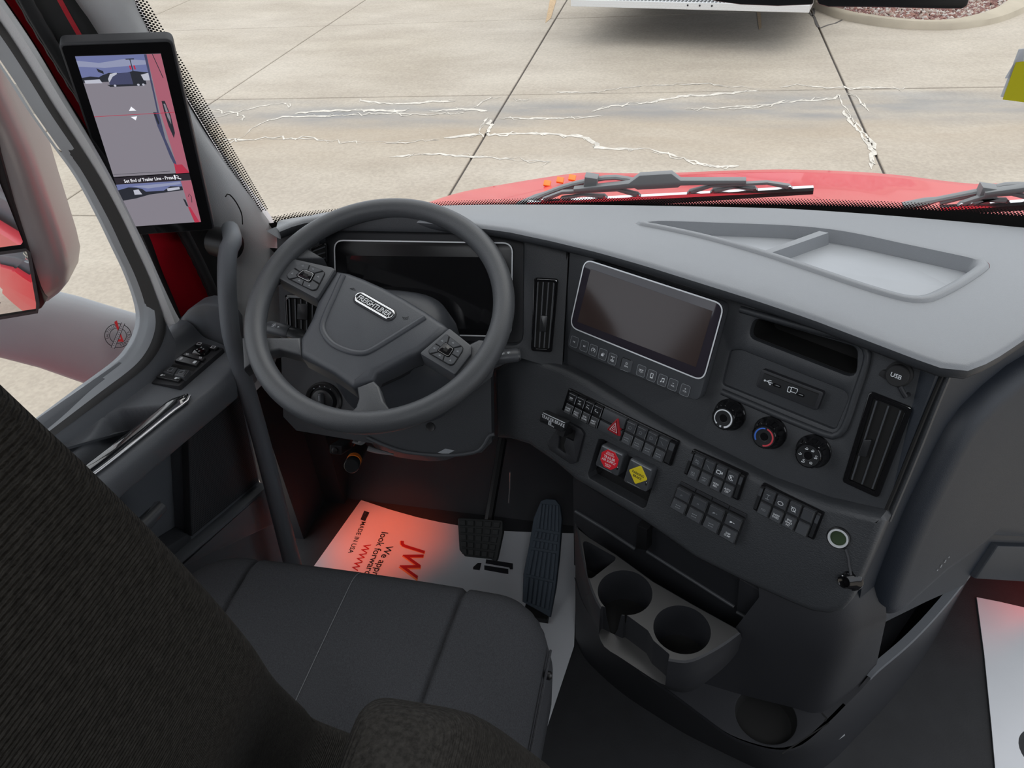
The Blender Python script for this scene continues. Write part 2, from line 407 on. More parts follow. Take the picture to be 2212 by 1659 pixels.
def build(mb, name, mats, parent=None, label=None, cat=None, group=None, kind=None, smooth=38, sub=0, recalc=True):
    if isinstance(mats, str): mats = [mats]
    xs = [min(p[i] for p in mb.v) for i in range(3)]; xe = [max(p[i] for p in mb.v) for i in range(3)]
    c = Vector(((xs[0]+xe[0])/2, (xs[1]+xe[1])/2, (xs[2]+xe[2])/2))
    me = bpy.data.meshes.new(name); me.from_pydata([p-c for p in mb.v], [], mb.f)
    for m in mats: me.materials.append(M[m])
    me.polygons.foreach_set('material_index', [min(i, len(mats)-1) for i in mb.m])
    if recalc:
        bm = bmesh.new(); bm.from_mesh(me); bmesh.ops.remove_doubles(bm, verts=bm.verts, dist=1e-6); bmesh.ops.recalc_face_normals(bm, faces=bm.faces); bm.to_mesh(me); bm.free()
    if smooth:
        me.shade_smooth(); me.set_sharp_from_angle(angle=math.radians(smooth))
    o = bpy.data.objects.new(name, me); COL.objects.link(o)
    if parent is not None:
        o.parent = parent; o.location = c-wloc(parent)
    else: o.location = c
    if sub:
        d = o.modifiers.new('smooth', 'SUBSURF'); d.levels = sub; d.render_levels = sub
    return setk(o, label, cat, group, kind)
def struct(mb, name, mats, **k): return build(mb, name, mats, kind='structure', **k)
STK = [(0.1153,1.0294,0.92),(0.891,-0.454,0),(0.1553,0.3047,0.9397),(-0.4266,-0.8373,0.342)]
CLU = [(-0.1964,1.1917,0.92),(0.9976,0.0698,0),(-0.0306,0.4373,0.8988),(0.0627,-0.8966,0.4384)]
WHR = [(-0.491,1.0136,0.8777),(0.928,-0.3035,-0.2161),(0.3655,0.8538,0.3708),(0.072,-0.4231,0.9032)]
DOR = [(-0.87,0.93,0),(0.2419,0.9703,0),(0,0,1),(0.9703,-0.2419,0)]
PAS = [(0.3073,0.8391,0.6936),(0.7431,0.6691,0),(-0.0806,0.0895,0.9927),(0.6643,-0.7377,0.1204)]
BCK = [(0.0898,0.9224,0.5215),(0.891,-0.454,0),(0,0,1),(-0.454,-0.891,0)]
MON = [(-0.8454,1.027,1.1543),(0.865,0.492,-0.0988),(0.2195,-0.1938,0.9562),(0.4513,-0.8487,-0.2756)]
ACC = [(-0.2666,1.0558,0.02),(1,0,0),(0,0.766,0.6428),(0,-0.6428,0.766)]
BRK = [(-0.4197,1.1474,0.13),(1,0,0),(0,0.766,0.6428),(0,-0.6428,0.766)]
def local(F, p):
    """frame coordinates of a world point"""
    O, u, v, n = (Vector(x) for x in F); d = Vector(p)-O
    return (d.dot(u), d.dot(v), d.dot(n))
def at(F, x, y, h=0.0):
    O, u, v, n = (Vector(x_) for x_ in F)
    return O+u*x+v*y+n*h
# ================================================================== OUTSIDE
GZ = -1.25
b = MB(); b.box(-40, 40, -30, 45, GZ-0.3, GZ-0.02)
ground = struct(b, 'ground', 'jointdark')
xs_ = [-16.6, -13, -9.4, -5.75, -2.13, 1.53, 5.2, 8.9, 12.5, 16.2]
ys_ = [-8.4, -4.8, -1.3, 2.2, 5.62, 8.84, 12.44, 16.1, 19.7, 23.3]
def gpt(i, j, g, sx, sy):
    x, y = xs_[i], ys_[j]
    X = x-0.02*(y-9)+(0.01*(x+2.13)); Y = y+0.066*(x+2.13)
    return (X+sx*g, Y+sy*g)
G_ = 0.011
for i in range(len(xs_)-1):
    for j in range(len(ys_)-1):
        P = [gpt(i, j, G_, 1, 1), gpt(i+1, j, G_, -1, 1), gpt(i+1, j+1, G_, -1, -1), gpt(i, j+1, G_, 1, -1)]
        s = MB(); s.poly(P, GZ-0.02, GZ+random.uniform(-0.002, 0.002), bev=0.006, seg=1)
        build(s, 'slab', 'concrete', ground, smooth=0)
# mineral deposits left by dried water (flat marks on the concrete)
def jag(P, amp=0.018, step=0.06):
    R = []; n = max(2, int(sum((Vector(a)-Vector(b_)).length for a, b_ in zip(P, P[1:]))/step))
    for k, p in enumerate(resample(P, n)):
        R.append((p.x+random.uniform(-amp, amp), p.y+random.uniform(-amp, amp)*1.3))
    return R
SALT = [
 [(-4.89,7.0488),(-4.8301,7.2372),(-4.7683,7.4319),(-4.7928,7.6731),(-4.7374,7.8677),(-4.5976,7.9939),(-4.3354,8.0482),(-3.7891,8.0957),(-3.4209,8.1525),(-3.0408,8.1637),(-2.5123,8.1943)],
 [(-5.6075,7.8993),(-5.4243,7.9987),(-5.1541,8.2785),(-5.0247,8.3804),(-4.8858,8.4668),(-4.7662,8.4695),(-4.657,8.34)],
 [(-3.9164,8.6379),(-3.7399,8.5579),(-3.4203,8.4668),(-3.1614,8.5374),(-2.7084,8.6118)],
 [(-2.4478,8.3949),(-2.3796,8.6184),(-2.2126,8.7684)], [(-2.0494,8.722),(-1.9184,8.6116),(-1.8544,8.6931)],
 [(-2.204,8.0559),(-2.1925,7.8424),(-2.2014,7.677),(-2.1095,7.4688)],
 [(-2.1628,8.0138),(-2.0956,7.7767),(-2.0801,7.5485),(-1.9018,7.5826),(-1.6183,7.621),(-1.3755,7.6051),(-1.0808,7.5279),(-0.9098,7.349),(-0.9512,7.2502),(-0.7042,7.239),(-0.4193,7.2537),(-0.0644,7.0329),(0.2075,6.8434),(0.4086,6.8768)],
 [(-2.0829,8.0453),(-1.4541,8.0658),(-0.9719,8.1526)],
 [(-1.091,8.309),(-0.9091,8.4632),(-0.5204,8.5939),(-0.328,8.706),(-0.134,8.8351),(0.1143,8.8707),(0.4602,8.9553),(0.6582,9.0219)],
 [(-1.6011,8.9273),(-1.0697,8.9511),(-1.0181,9.0519),(-0.6668,9.14),(-0.5866,9.1917),(0.108,9.2649),(0.1854,9.2147),(0.6603,9.0866)],
 [(0.9082,9.138),(1.0711,9.2379),(1.2496,9.1575),(1.6738,9.1133),(2.1831,9.1028)],
 [(0.311,8.4051),(0.6406,8.4861),(0.8801,8.6239),(1.2126,8.7202),(1.4022,8.7688),(1.4706,8.8917)],
 [(-0.117,8.3939),(0.3111,8.4633),(0.6889,8.5311)],
 [(1.5689,8.9394),(1.6431,8.7882),(1.6856,8.5545),(1.6899,8.3854)], [(1.4519,8.8914),(1.507,8.1757),(1.5868,7.7319),(1.6367,7.3599)],
 [(1.4513,8.3789),(1.5506,7.706),(1.5886,7.2684),(1.5339,6.9253)],
 [(-4.4914,8.1367),(-4.1833,8.2241),(-3.7438,8.2675),(-3.1792,8.2517)], [(-2.9076,8.2591),(-2.5492,8.3303),(-2.2423,8.2774)],
 [(-2.9152,6.882),(-2.6626,6.9916),(-2.3801,7.007),(-1.7064,6.9162),(-1.2965,6.8833),(-1.4032,6.7439)],
 [(-5.0365,7.3093),(-4.7511,7.2951),(-4.3375,7.3412),(-3.8132,7.3651)], [(-3.8424,7.3105),(-3.4732,7.3015),(-3.0209,7.3229),(-2.5434,7.3971)],
 [(-2.5019,7.425),(-2.2819,7.5265),(-2.1451,7.5721)], [(-5.6208,8.1846),(-5.3158,8.1287),(-5.073,8.0097),(-5.0507,7.8569)],
]
b = MB()
for P in SALT:
    for rep in range(2):
        Q = jag(P); w = random.uniform(0.014, 0.028)
        b.streak([(x, y+rep*random.uniform(-.06, .06)) for x, y in Q], w if rep == 0 else 0.010, GZ+0.0028+rep*.0004)
build(b, 'salt_deposit', 'salt', ground, kind='stuff', smooth=0, recalc=False)
b = MB()
for P in ([(0.7446,12.6425),(0.7945,12.5827),(0.7778,11.7391),(0.7434,11.6175),(0.7391,12.2576)], [(-2.5096,13.707),(-2.3994,13.6971),(-2.2729,12.4464),(-2.3081,12.167)]):
    b.fill(P, GZ+0.0035)
build(b, 'rust_mark', 'rust', ground, kind='stuff', smooth=0, recalc=False)
# cracks running to the kerb
b = MB()
for P in ([(1.5256,11.6525),(1.6554,11.8424),(1.8006,11.9851),(1.9603,12.4465)], [(1.5182,11.7016),(1.5008,12.3428),(1.4605,12.5359),(1.3,12.7721)], [(1.5008,12.3428),(1.5607,12.983)]):
    b.line(jag(P, 0.012, 0.1), 0.03, GZ+0.0038)
build(b, 'crack', 'jointdark', ground, kind='stuff', smooth=0, recalc=False)

# planted island: kerb ring and pebbles
KO = [(1.5128,12.8705),(1.7556,12.2465),(2.0182,11.9222),(2.2801,11.7111),(2.5945,11.5523),(3.0234,11.4852),(3.3705,11.5843),(3.7586,11.8478),(4.068,12.1992),(4.4269,12.6965)]
KI = [(1.6956,12.4571),(1.9601,12.1096),(2.2235,11.8827),(2.4835,11.7144),(2.7431,11.5999),(3.0145,11.5832),(3.2548,11.6896),(3.558,11.9424),(3.8341,12.2839),(4.0943,12.7544)]
cen = Vector((4.6, 15.5))
isl = thing('planting_island', 'kerbed island filled with reddish pebbles at the edge of the pavement', 'kerb island', (3.6, 13, GZ))
KOf = [tuple(p) for p in smooth_line(KO, 24)]; KIf = [tuple(p) for p in smooth_line(KI, 24)]
KOf = [(KOf[0][0]+0.4, 17.5)]+KOf+[(KOf[-1][0]+1.5, 17.5)]; KIf = [(KIf[0][0]+0.3, 17.5)]+KIf+[(KIf[-1][0]+1.2, 17.5)]
b = MB()
b.loft([[(x, y, GZ-0.01) for x, y in KOf], [(x+(u_-x)*.12, y+(v_-y)*.12, GZ+0.07) for (x, y), (u_, v_) in zip(KOf, KIf)], [(x+(u_-x)*.35, y+(v_-y)*.35, GZ+0.10) for (x, y), (u_, v_) in zip(KOf, KIf)], [(x, y, GZ+0.11) for x, y in KIf], [(x, y, GZ+0.03) for x, y in KIf]])
build(b, 'kerb', 'kerb', isl)
b = MB(); b.fill(KIf, GZ+0.07); build(b, 'soil', 'soil', isl, smooth=0, recalc=False)
b = MB()
tri = ((0, 0, 1), (.94, 0, .33), (-.47, .82, .33), (-.47, -.82, .33), (.3, .5, -.8), (-.6, 0, -.8))
fc = ((0, 1, 2), (0, 2, 3), (0, 3, 1), (1, 4, 2), (2, 5, 3), (3, 5, 1), (1, 5, 4), (2, 4, 5))
y_min = min(p[1] for p in KIf)
for _ in range(15000):
    x = random.uniform(1.9, 5.6); y = random.uniform(y_min, y_min+4.6)
    if not inside(KIf, x, y): continue
    r = random.uniform(0.02, 0.05); a = random.uniform(0, 6.28); ca, sa = math.cos(a), math.sin(a); sy = random.uniform(.6, 1)
    b.add([(x+r*(p[0]*ca-p[1]*sa*sy), y+r*(p[0]*sa+p[1]*ca*sy), GZ+0.08+r*.7*p[2]+random.uniform(0, .015)) for p in tri], fc, random.randrange(4))
build(b, 'pebbles', ['pebble0', 'pebble1', 'pebble2', 'pebble3'], isl, kind='stuff', smooth=60, recalc=False)

# vehicle ahead: rear step with grating, body above
VP = [(-1.736,10.9967,-0.78),(0.6473,10.5419,-0.78)]
va, vb = Vector(VP[0]), Vector(VP[1]); du = (vb-va).normalized(); vb = va+du*3.0
VF = [tuple(va), tuple(du), (0, 0, 1), tuple(Vector((du.y, -du.x, 0)))]   # u along bumper, v up, n towards us
veh = thing('utility_truck', 'parked white truck ahead with a bright treadplate rear step', 'truck', (va.x+1.4, va.y+1, GZ))
b = MB(VF); b.poly([(0, 0), (3.0, 0), (3.0, 0.085), (0, 0.085)], -0.02, 0, bev=0.004)
for i in range(110):
    for j in range(3):
        x = 0.02+i*0.027; y = 0.014+j*0.027; a = 0.008 if (i+j) % 2 else -0.008
        b.add([(x-abs(a), y-a, 0.0005), (x+.003, y, .0035), (x+abs(a), y+a, 0.0005), (x-.003, y, .0035)], [(0, 1, 2, 3)])
build(b, 'step_edge', 'alu', veh, smooth=0, recalc=False)
for k in range(3):
    b = MB(VF); b.lathe([(0.012, 0.0), (0.012, 0.004), (0.006, 0.006)], 1.55+k*0.15, 0.05, 8); build(b, 'bolt', 'dark', veh)
for k in range(62):
    b = MB(VF); b.box(0.03+k*0.047, 0.045+k*0.047, 0.06, 0.09, -0.5, -0.02); build(b, 'grating_bar', 'alu', veh, smooth=0)
b = MB(VF); b.box(0, 3.0, 0.05, 0.07, -0.52, -0.5); b.box(0, 0.02, 0.0, 0.085, -0.5, -0.02); b.box(2.98, 3.0, 0, 0.085, -.5, -.02); build(b, 'step_frame', 'alu', veh, smooth=0)
b = MB(VF); b.box(-0.1, 3.1, 0.05, 2.4, -3.0, -0.53, bev=0.04); build(b, 'body', 'white_body', veh)
b = MB(VF); b.box(0.1, 2.9, -0.02, 0.06, -3.0, -0.1); build(b, 'chassis', 'dark', veh)
for s_ in (0.25, 2.35):
    b = MB([tuple(at(VF, s_, -0.02, -2.6)), tuple(VF[3]), (0, 0, 1), tuple(du)]); b.lathe([(0.3, 0), (0.45, 0.02), (0.45, 0.38), (0.3, 0.4)], n=24, cap0=True); build(b, 'tyre', 'rubber', veh)

# hood
HC = [(-0.9526,2.45,0.3731),(-0.9148,2.45,0.3924),(-0.7801,2.45,0.4375),(-0.6101,2.45,0.4736),(-0.4792,2.45,0.4992),(-0.3602,2.45,0.5188),(-0.2442,2.45,0.5203),(-0.093,2.45,0.5244),(0.097,2.45,0.5373),(0.2943,2.45,0.5471),(0.5001,2.45,0.5449),(0.6351,2.45,0.5366),(0.7161,2.45,0.527),(0.8353,2.45,0.5156),(0.9783,2.45,0.5112)]
HB = [(-0.6678,1.52,0.7907),(-0.599,1.52,0.8026),(-0.4887,1.52,0.8148),(-0.3823,1.52,0.8244),(-0.2997,1.52,0.8286),(-0.224,1.52,0.8314),(-0.1499,1.52,0.8342),(-0.0535,1.52,0.8389),(0.0681,1.52,0.8435),(0.1948,1.52,0.8462),(0.3268,1.52,0.8433),(0.4128,1.52,0.8398),(0.4638,1.52,0.8369),(0.5393,1.52,0.8322),(0.6315,1.52,0.8264)]
hr = lambda P, d: [(P[0][0]-d, P[0][1], P[0][2]-.25)]+[tuple(p) for p in P]+[(1.25, P[-1][1], P[-1][2]-.10), (1.45, P[-1][1], P[-1][2]-.4)]
HCx, HBx = [[tuple(p) for p in smooth_line(P, 60)] for P in (hr(HC, .15), hr(HB, .1))]
secs = [[(x, y-.03, z-.12) for x, y, z in HBx]]
for k in range(13):
    t = k/12
    secs.append([(p[0]+(q[0]-p[0])*t, p[1]+(q[1]-p[1])*t, p[2]+(q[2]-p[2])*t-0.012*math.sin(PI*t)) for p, q in zip(HBx, HCx)])
for k in range(1, 7):
    a = k/6
    secs.append([(x*(1-.12*a*a), y+0.95*a, z-0.42*a-0.75*a*a) for x, y, z in HCx])
b = MB(); b.loft(secs)
hood = setk(build(b, 'truck_hood', 'red', smooth=60), 'glossy red truck hood seen beyond the windshield', 'hood')
for p in [(-0.4298,2.2,0.5795),(-0.3891,2.2,0.5912),(-0.3519,2.2,0.5997)]:
    b = MB([tuple(p), (1, 0, -.15), (0, -.3, 1), (0, -1, -.3)]); b.poly(rnd(rect(0, 0, .022, .007), .003), -.02, .002, bev=.002); build(b, 'amber_reflection', 'orange', hood)  # amber pieces added to stand in for lights reflected in the hood

# wipers
def wiper(name, label, Y, arm, rod, clip, blade, yoke, parent_loc):
    w = thing(name, label, 'wiper', parent_loc, 'windshield wipers')
    b = MB(); b.tube(smooth_line(arm, 14), [0.013]*3+[0.0085]*11, 8, flat=.6); build(b, 'arm', 'wiper', w)
    b = MB(); b.tube(smooth_line(rod, 8), 0.006, 8); build(b, 'tension_rod', 'wiper', w)
    c = Vector(clip); b = MB(); b.fr([tuple(c), (1, 0, -.12), (.12, 0, 1), (0, -1, 0)]); b.box(-.014, .014, -.012, .013, -.012, .014, bev=.003); build(b, 'clip', 'wiper', w)
    p, q = Vector(blade[0]), Vector(blade[1]); d = (q-p).normalized(); L_ = (q-p).length
    F = [tuple(p), tuple(d), tuple(Vector((0, -1, 0)).cross(d)*-1), (0, -1, 0)]
    if F[2][2] < 0: F[2] = tuple(-Vector(F[2]))
    b = MB(F); b.box(0, L_, -.004, .003, -.006, .006); build(b, 'blade_rail', 'chrome', w)
    b = MB(F); b.poly([(0, -.003), (L_, -.003), (L_, -.012), (L_*.5, -.017), (0, -.014)], -.003, .004); build(b, 'rubber_strip', 'rubber', w)
    def lever(s0, s1, h):
        m = MB(F); m.poly([(s0, .003), (s0+.012, .003), (s0+.05, h*.72), (s1-.05, h*.72), (s1-.012, .003), (s1, .003), (s1-.006, .010), (s1-.05, h), (s0+.05, h), (s0+.006, .010)], -.005, .006, bev=.001); build(m, 'lever', 'wiper', w)
        for s_ in (s0+.006, s1-.006):
            m = MB(F); m.fr([tuple(at(F, s_, .006, .006)), F[1], F[2], F[3]]); m.lathe([(.004, 0), (.003, .002)], n=8); build(m, 'rivet', 'satin', w)
    lever(.03, .42*L_, .024); lever(.58*L_, L_-.04, .020)
    lever(.12*L_, .3*L_, .014); lever(.66*L_, .82*L_, .014)
    m = MB(F); m.poly([(.18*L_, .022), (.40*L_, .024), (.41*L_, .020), (.55*L_, .020), (.56*L_, .024), (.78*L_, .020), (.78*L_, .028), (.56*L_, .036), (.53*L_, .052), (.42*L_, .052), (.38*L_, .036), (.18*L_, .030)], -.008, .010, bev=.002); build(m, 'yoke', 'wiper', w)
    return w
A_ = [(-0.3776,1.58,0.8021),(-0.3189,1.58,0.8309),(-0.2632,1.58,0.8544),(-0.2193,1.58,0.8664),(-0.1871,1.58,0.8737),(-0.1573,1.58,0.8766),(-0.1255,1.58,0.8723),(-0.0878,1.58,0.864)]
wiper('windshield_wiper', 'grey wiper lying across the red hood behind the steering wheel side', 1.58, A_, [(-0.3107,1.58,0.8257),(-0.2633,1.58,0.8469),(-0.2193,1.58,0.8632)], [(-0.2088,1.57,0.871)][0], [(-0.3491,1.56,0.8202),(0.244,1.56,0.8738)], None, A_[0])
A_ = [(0.4247,1.58,0.8309),(0.4811,1.58,0.847),(0.5282,1.58,0.8604),(0.5667,1.58,0.8713),(0.5889,1.58,0.8797),(0.6122,1.58,0.8833),(0.6447,1.58,0.8824),(0.6784,1.58,0.8768)]
wiper('windshield_wiper', 'grey wiper at the far side of the windshield, partly behind the dotted glass edge', 1.58, A_, [(0.491,1.58,0.8414),(0.5296,1.58,0.8556),(0.5645,1.58,0.8645)], [(0.5642,1.57,0.8718)][0], [(0.4876,1.56,0.8396),(0.8896,1.56,0.8887)], None, A_[0])

# windshield
def wsY(x, z): return 1.475-0.16*(x/.9)**2-0.40*(z-.88)-0.25*max(0, abs(x)-.8)
wx = [-.86+1.72*i/24 for i in range(25)]
wz = [.83+.92*k/14 for k in range(15)]
win = thing('window_1', 'wide curved windshield with black dotted enamel border', None, (0, 1.3, .9), kind='structure')
b = MB(); b.loft([[(x, wsY(x, z)+.006, z) for x in wx] for z in wz]); build(b, 'pane', 'glass', win)
b = MB()   # black enamel border, then dots
def wsp(x, z, o=0.0): return (x, wsY(x, z)-o, z)
zb = lambda x: .865+.062*max(0, x+.034)-.0*x
b.loft([[wsp(x, .82, .002) for x in wx], [wsp(x, .85, .002) for x in wx], [wsp(x, zb(x), .002) for x in wx]])
for s_ in (-1, 1):
    zz = [.84+.92*k/20 for k in range(21)]
    b.loft([[wsp(s_*.862, z, .002) for z in zz], [wsp(s_*.90, z, .002) for z in zz]])
b.loft([[wsp(x, 1.68, .002) for x in wx], [wsp(x, 1.76, .002) for x in wx]])
build(b, 'enamel_border', 'frit', win, recalc=False)
b = MB()
def dot(x, z, r, horiz=True):
    b.add([wsp(x+r*math.cos(PI*k/3), z+r*math.sin(PI*k/3), .0025) for k in range(6)], [(0, 1, 2, 3, 4, 5)])
for row in range(5):
    r = .0026-.00035*row
    for i in range(310):
        x = -.84+i*.0055+(row % 2)*.00275; dot(x, zb(x)+.001+row*.0034, r)
for s_ in (-1, 1):
    for row in range(6):
        for i in range(170):
            z = .9+i*.0048+(row % 2)*.0024; dot(s_*(.859-row*.0038), z, .0025-.0002*row)
build(b, 'enamel_dots', 'frit', win, kind='stuff', smooth=0, recalc=False)

# tag stuck to the glass, and camera housings hanging from the header
T_ = [(0.4169,1.24,1.2203),(0.4594,1.24,1.2273),(0.4799,1.24,1.1459),(0.4271,1.24,1.1547)]
tn = [Vector(p) for p in T_]; F = [T_[3], tuple((tn[2]-tn[3]).normalized()), (0, 0, 1), (0, -1, 0)]
u_ = Vector(F[1]); u_.z = 0; u_.normalize(); F = [T_[3], tuple(u_), (0, -.37, .93), tuple(u_.cross(Vector((0, -.37, .93))))]
t = thing('windshield_tag', 'small yellow tag with white edge hanging in front of the windshield', 'tag', T_[3])
Q = [local(F, p)[:2] for p in T_]
b = MB(F); b.poly([(Q[0][0], Q[0][1]+.02), (Q[1][0], Q[1][1]+.02), Q[2], (Q[3][0]-.004, Q[3][1]+.004)], -.0012, 0); build(b, 'backing_card', 'paper', t, smooth=0)
b = MB(F); b.poly([(Q[0][0]+.004, Q[0][1]), Q[1], Q[2], Q[3]], 0, .001); build(b, 'yellow_face', 'tag', t, smooth=0)
b = MB(F); b.poly([(Q[3][0]-.010, Q[3][1]+.035), (Q[3][0]+.002, Q[3][1]+.035), (Q[3][0]+.002, Q[3][1]+.08), (Q[3][0]-.006, Q[3][1]+.08)], -.001, 0); build(b, 'clear_tab', 'paper', t, smooth=0)
P_ = [(-0.003,1.2,1.3044),(0.0151,1.2,1.2982),(0.0479,1.2,1.2935),(0.0973,1.2,1.2908),(0.1442,1.2,1.2918),(0.1328,1.2,1.3593),(-0.0082,1.2,1.3635)]
b = MB([(0, 1.2, 0), (1, 0, 0), (0, 0, 1), (0, -1, 0)]); b.poly(rnd([(x, z) for x, y, z in P_], .004), -.06, .0, bev=.003)
cm = thing('windshield_camera', 'black camera housing with curved lower edge hanging at the top of the windshield', 'camera', (P_[0][0], 1.2, 1.3)); build(b, 'housing', 'black', cm)
b = MB(); b.tube([(P_[3][0], 1.235, P_[-1][2]-.02), (P_[3][0], 1.20, 1.60), (P_[3][0], 1.13, 1.745)], .016, 10); build(b, 'mount', 'black', cm)
P_ = [(0.1414,1.17,1.3066),(0.1463,1.17,1.2987),(0.1597,1.17,1.2951),(0.2228,1.17,1.2935),(0.3068,1.17,1.2904),(0.3221,1.17,1.2902),(0.3278,1.17,1.2933),(0.3279,1.17,1.3009),(0.3106,1.17,1.3636),(0.1308,1.17,1.3692)]
b = MB([(0, 1.17, 0), (1, 0, 0), (0, 0, 1), (0, -1, 0)]); b.poly(rnd([(x, z) for x, y, z in P_], .004), -.06, .0, bev=.003)
cm = thing('rear_view_module', 'wide black rounded module next to the camera at the top of the windshield', 'mirror', (P_[0][0], 1.17, 1.3)); build(b, 'housing', 'black', cm)
b = MB(); b.tube([(P_[4][0], 1.205, P_[-1][2]-.02), (P_[4][0], 1.19, 1.60), (P_[4][0], 1.12, 1.745)], .014, 10); build(b, 'mount', 'black', cm)

# door mirror: arm, housing, two glasses
mr = thing('door_mirror', 'large grey door mirror on a broad grey arm outside the driver window', 'mirror', (-1.35, 1.15, .7))
ARM = [(-1.2274,1.2,0.6336),(0.788,0.6157,0),(0,0,1),(0.6157,-0.788,0)]
AT = [(0.0976,-0.024),(0.067,0.0006),(0.0341,0.0269),(-0.0039,0.0569),(-0.0473,0.0927),(-0.0906,0.123),(-0.1424,0.1487),(-0.2161,0.1767),(-0.2756,0.1914)]
AB = [(0.0454,-0.1849),(0.0129,-0.1605),(-0.0215,-0.1329),(-0.0607,-0.0999),(-0.1074,-0.0528),(-0.1609,0.0041),(-0.2179,0.0529),(-0.259,0.0794),(-0.3153,0.1052)]
secs = []
for p, q in zip(AT, AB):
    p, q = Vector((*p, 0)), Vector((*q, 0)); c = (p+q)/2; hh = (p-q).length/2
    sec = []
    for k in range(24):
        a = 2*PI*k/24; sa = abs(math.sin(a))**.8*math.copysign(1, math.sin(a)); ca = abs(math.cos(a))**.8*math.copysign(1, math.cos(a))
        sec.append(c+(p-c)*sa+Vector((0, 0, .032*ca-.045*sa)))
    secs.append(sec)
b = MB(ARM); b.loft(secs, True, True, True); build(b, 'arm', 'armgrey', mr, smooth=60)
b = MB(ARM); P_ = [(-0.1078,-0.0566),(0.0283,-0.1085)]; b.line(P_, .003, .03); build(b, 'arm_joint', 'void', mr, smooth=0, recalc=False)
MIR = [(-1.1849,1.02,0.8891),(0.9135,0.4067,0),(0,0,1),(0.4067,-0.9135,0)]
MO = [(0.1109,0.4208),(0.0938,0.3215),(0.0923,0.269),(0.0892,0.2139),(0.0802,0.1438),(0.0742,0.0914),(0.0666,0.0272),(0.0596,-0.0106),(0.0434,-0.0429),(0.0232,-0.0597),(-0.0015,-0.0728),(-0.0832,-0.078),(-0.17,-0.0695),(-0.1132,0.1129),(-0.0162,0.3387),(0.0662,0.4387)]
b = MB(MIR); b.poly(MO, -.13, 0.0, bev=.05, seg=5); build(b, 'housing', 'mirrorgrey', mr)
MI = [(0.0859,0.3631),(0.0554,0.2322),(0.0389,0.1432),(0.0261,0.0552),(0.0135,-0.025),(0.0087,-0.0547),(-0.0034,-0.0658),(-0.0786,-0.0702),(-0.1594,-0.0587),(-0.104,0.1133),(-0.0182,0.3037)]
b = MB(MIR); b.poly(rnd(MI, .008), -.02, .004, bev=.003); build(b, 'bezel', 'black', mr)
g1 = [(0.0653,0.301),(0.0342,0.183),(0.0305,0.1367),(0.0248,0.0731),(0.0174,0.067),(-0.0163,0.0689),(-0.105,0.0784),(-0.0214,0.267)]
g2 = [(-0.0194,0.062),(0.0277,0.0615),(0.03,0.0556),(0.0024,-0.0471),(-0.0063,-0.064),(-0.0758,-0.0653),(-0.1545,-0.0584),(-0.1047,0.071)]
def glass_piece(P, name, bulge):
    Q = rnd(P, .006); cx = sum(q[0] for q in Q)/len(Q); cz = sum(q[1] for q in Q)/len(Q)
    m = MB(MIR)
    rings = []
    for k in range(9):
        s_ = 1-k/8.02
        rings.append([(cx+(x-cx)*s_, cz+(y-cz)*s_, .007-bulge*((x-cx)**2+(y-cz)**2)*s_*s_+bulge*.013) for x, y in Q])
    m.loft(rings, True, False, True); return build(m, name, 'mirror', mr, smooth=80)
glass_piece(g1, 'flat_glass', 0.0); glass_piece(g2, 'convex_glass', .7)
b = MB(MIR); b.line(g2, .006, .0165, True); build(b, 'convex_rim', 'dark', mr, recalc=False)
# round sticker on the arm
t_ = Vector((0, .81, -.58)); SU, SV, SN = [Vector(x_) for x_ in ARM[1:]]
sc = Vector([(-1.2101,1.1831,0.6465)][0]); tv = (SV*.80-SN*.60).normalized(); SF = [tuple(sc), ARM[1], tuple(tv), tuple(SU.cross(tv))]
R_ = 0.0265
st = MB(SF); st.mat(0); st.circ(0, 0, R_, .0016, .0006, 40); st.circ(0, 0, R_*.64, .0014, .0006, 32)
for i, ch in enumerate('SALTILLO'):
    a = math.radians(178-i*12.5); st.text(ch, R_*.82*math.cos(a), R_*.82*math.sin(a), .0075, .0008, a-PI/2)
for i, ch in enumerate('SERVICES'):
    a = math.radians(-92+i*13.5); st.text(ch, R_*.82*math.cos(a), R_*.82*math.sin(a), .0075, .0008, a+PI/2)
st.mat(1); st.fill([(.002, .031), (.008, .033), (.0068, .004), (.007, -.0165), (-.006, -.012), (-.007, -.007), (.0035, -.009)], .0009)
st.mat(0); ang = math.radians(52); ca, sa = math.cos(ang), math.sin(ang)
bar = [(x*ca-y*sa, x*sa+y*ca) for x, y in ((-.030, -.0035), (.030, -.0035), (.030, .0035), (-.030, .0035))]
st.line(bar, .0013, .0013, True)
st.mat(2); st.fill([(x*.93, y*.93) for x, y in bar], .0011); st.mat(0)
for i in range(11): st.line([((-.024+i*.0045)*ca-y*sa, (-.024+i*.0045)*sa+y*ca) for y in (-.0015, .0015)], .0012, .0015)
stk = build(st, 'sticker', ['ink', 'inkred', 'armgrey'], mr, label='round inspection sticker with red arrow', smooth=0, recalc=False)
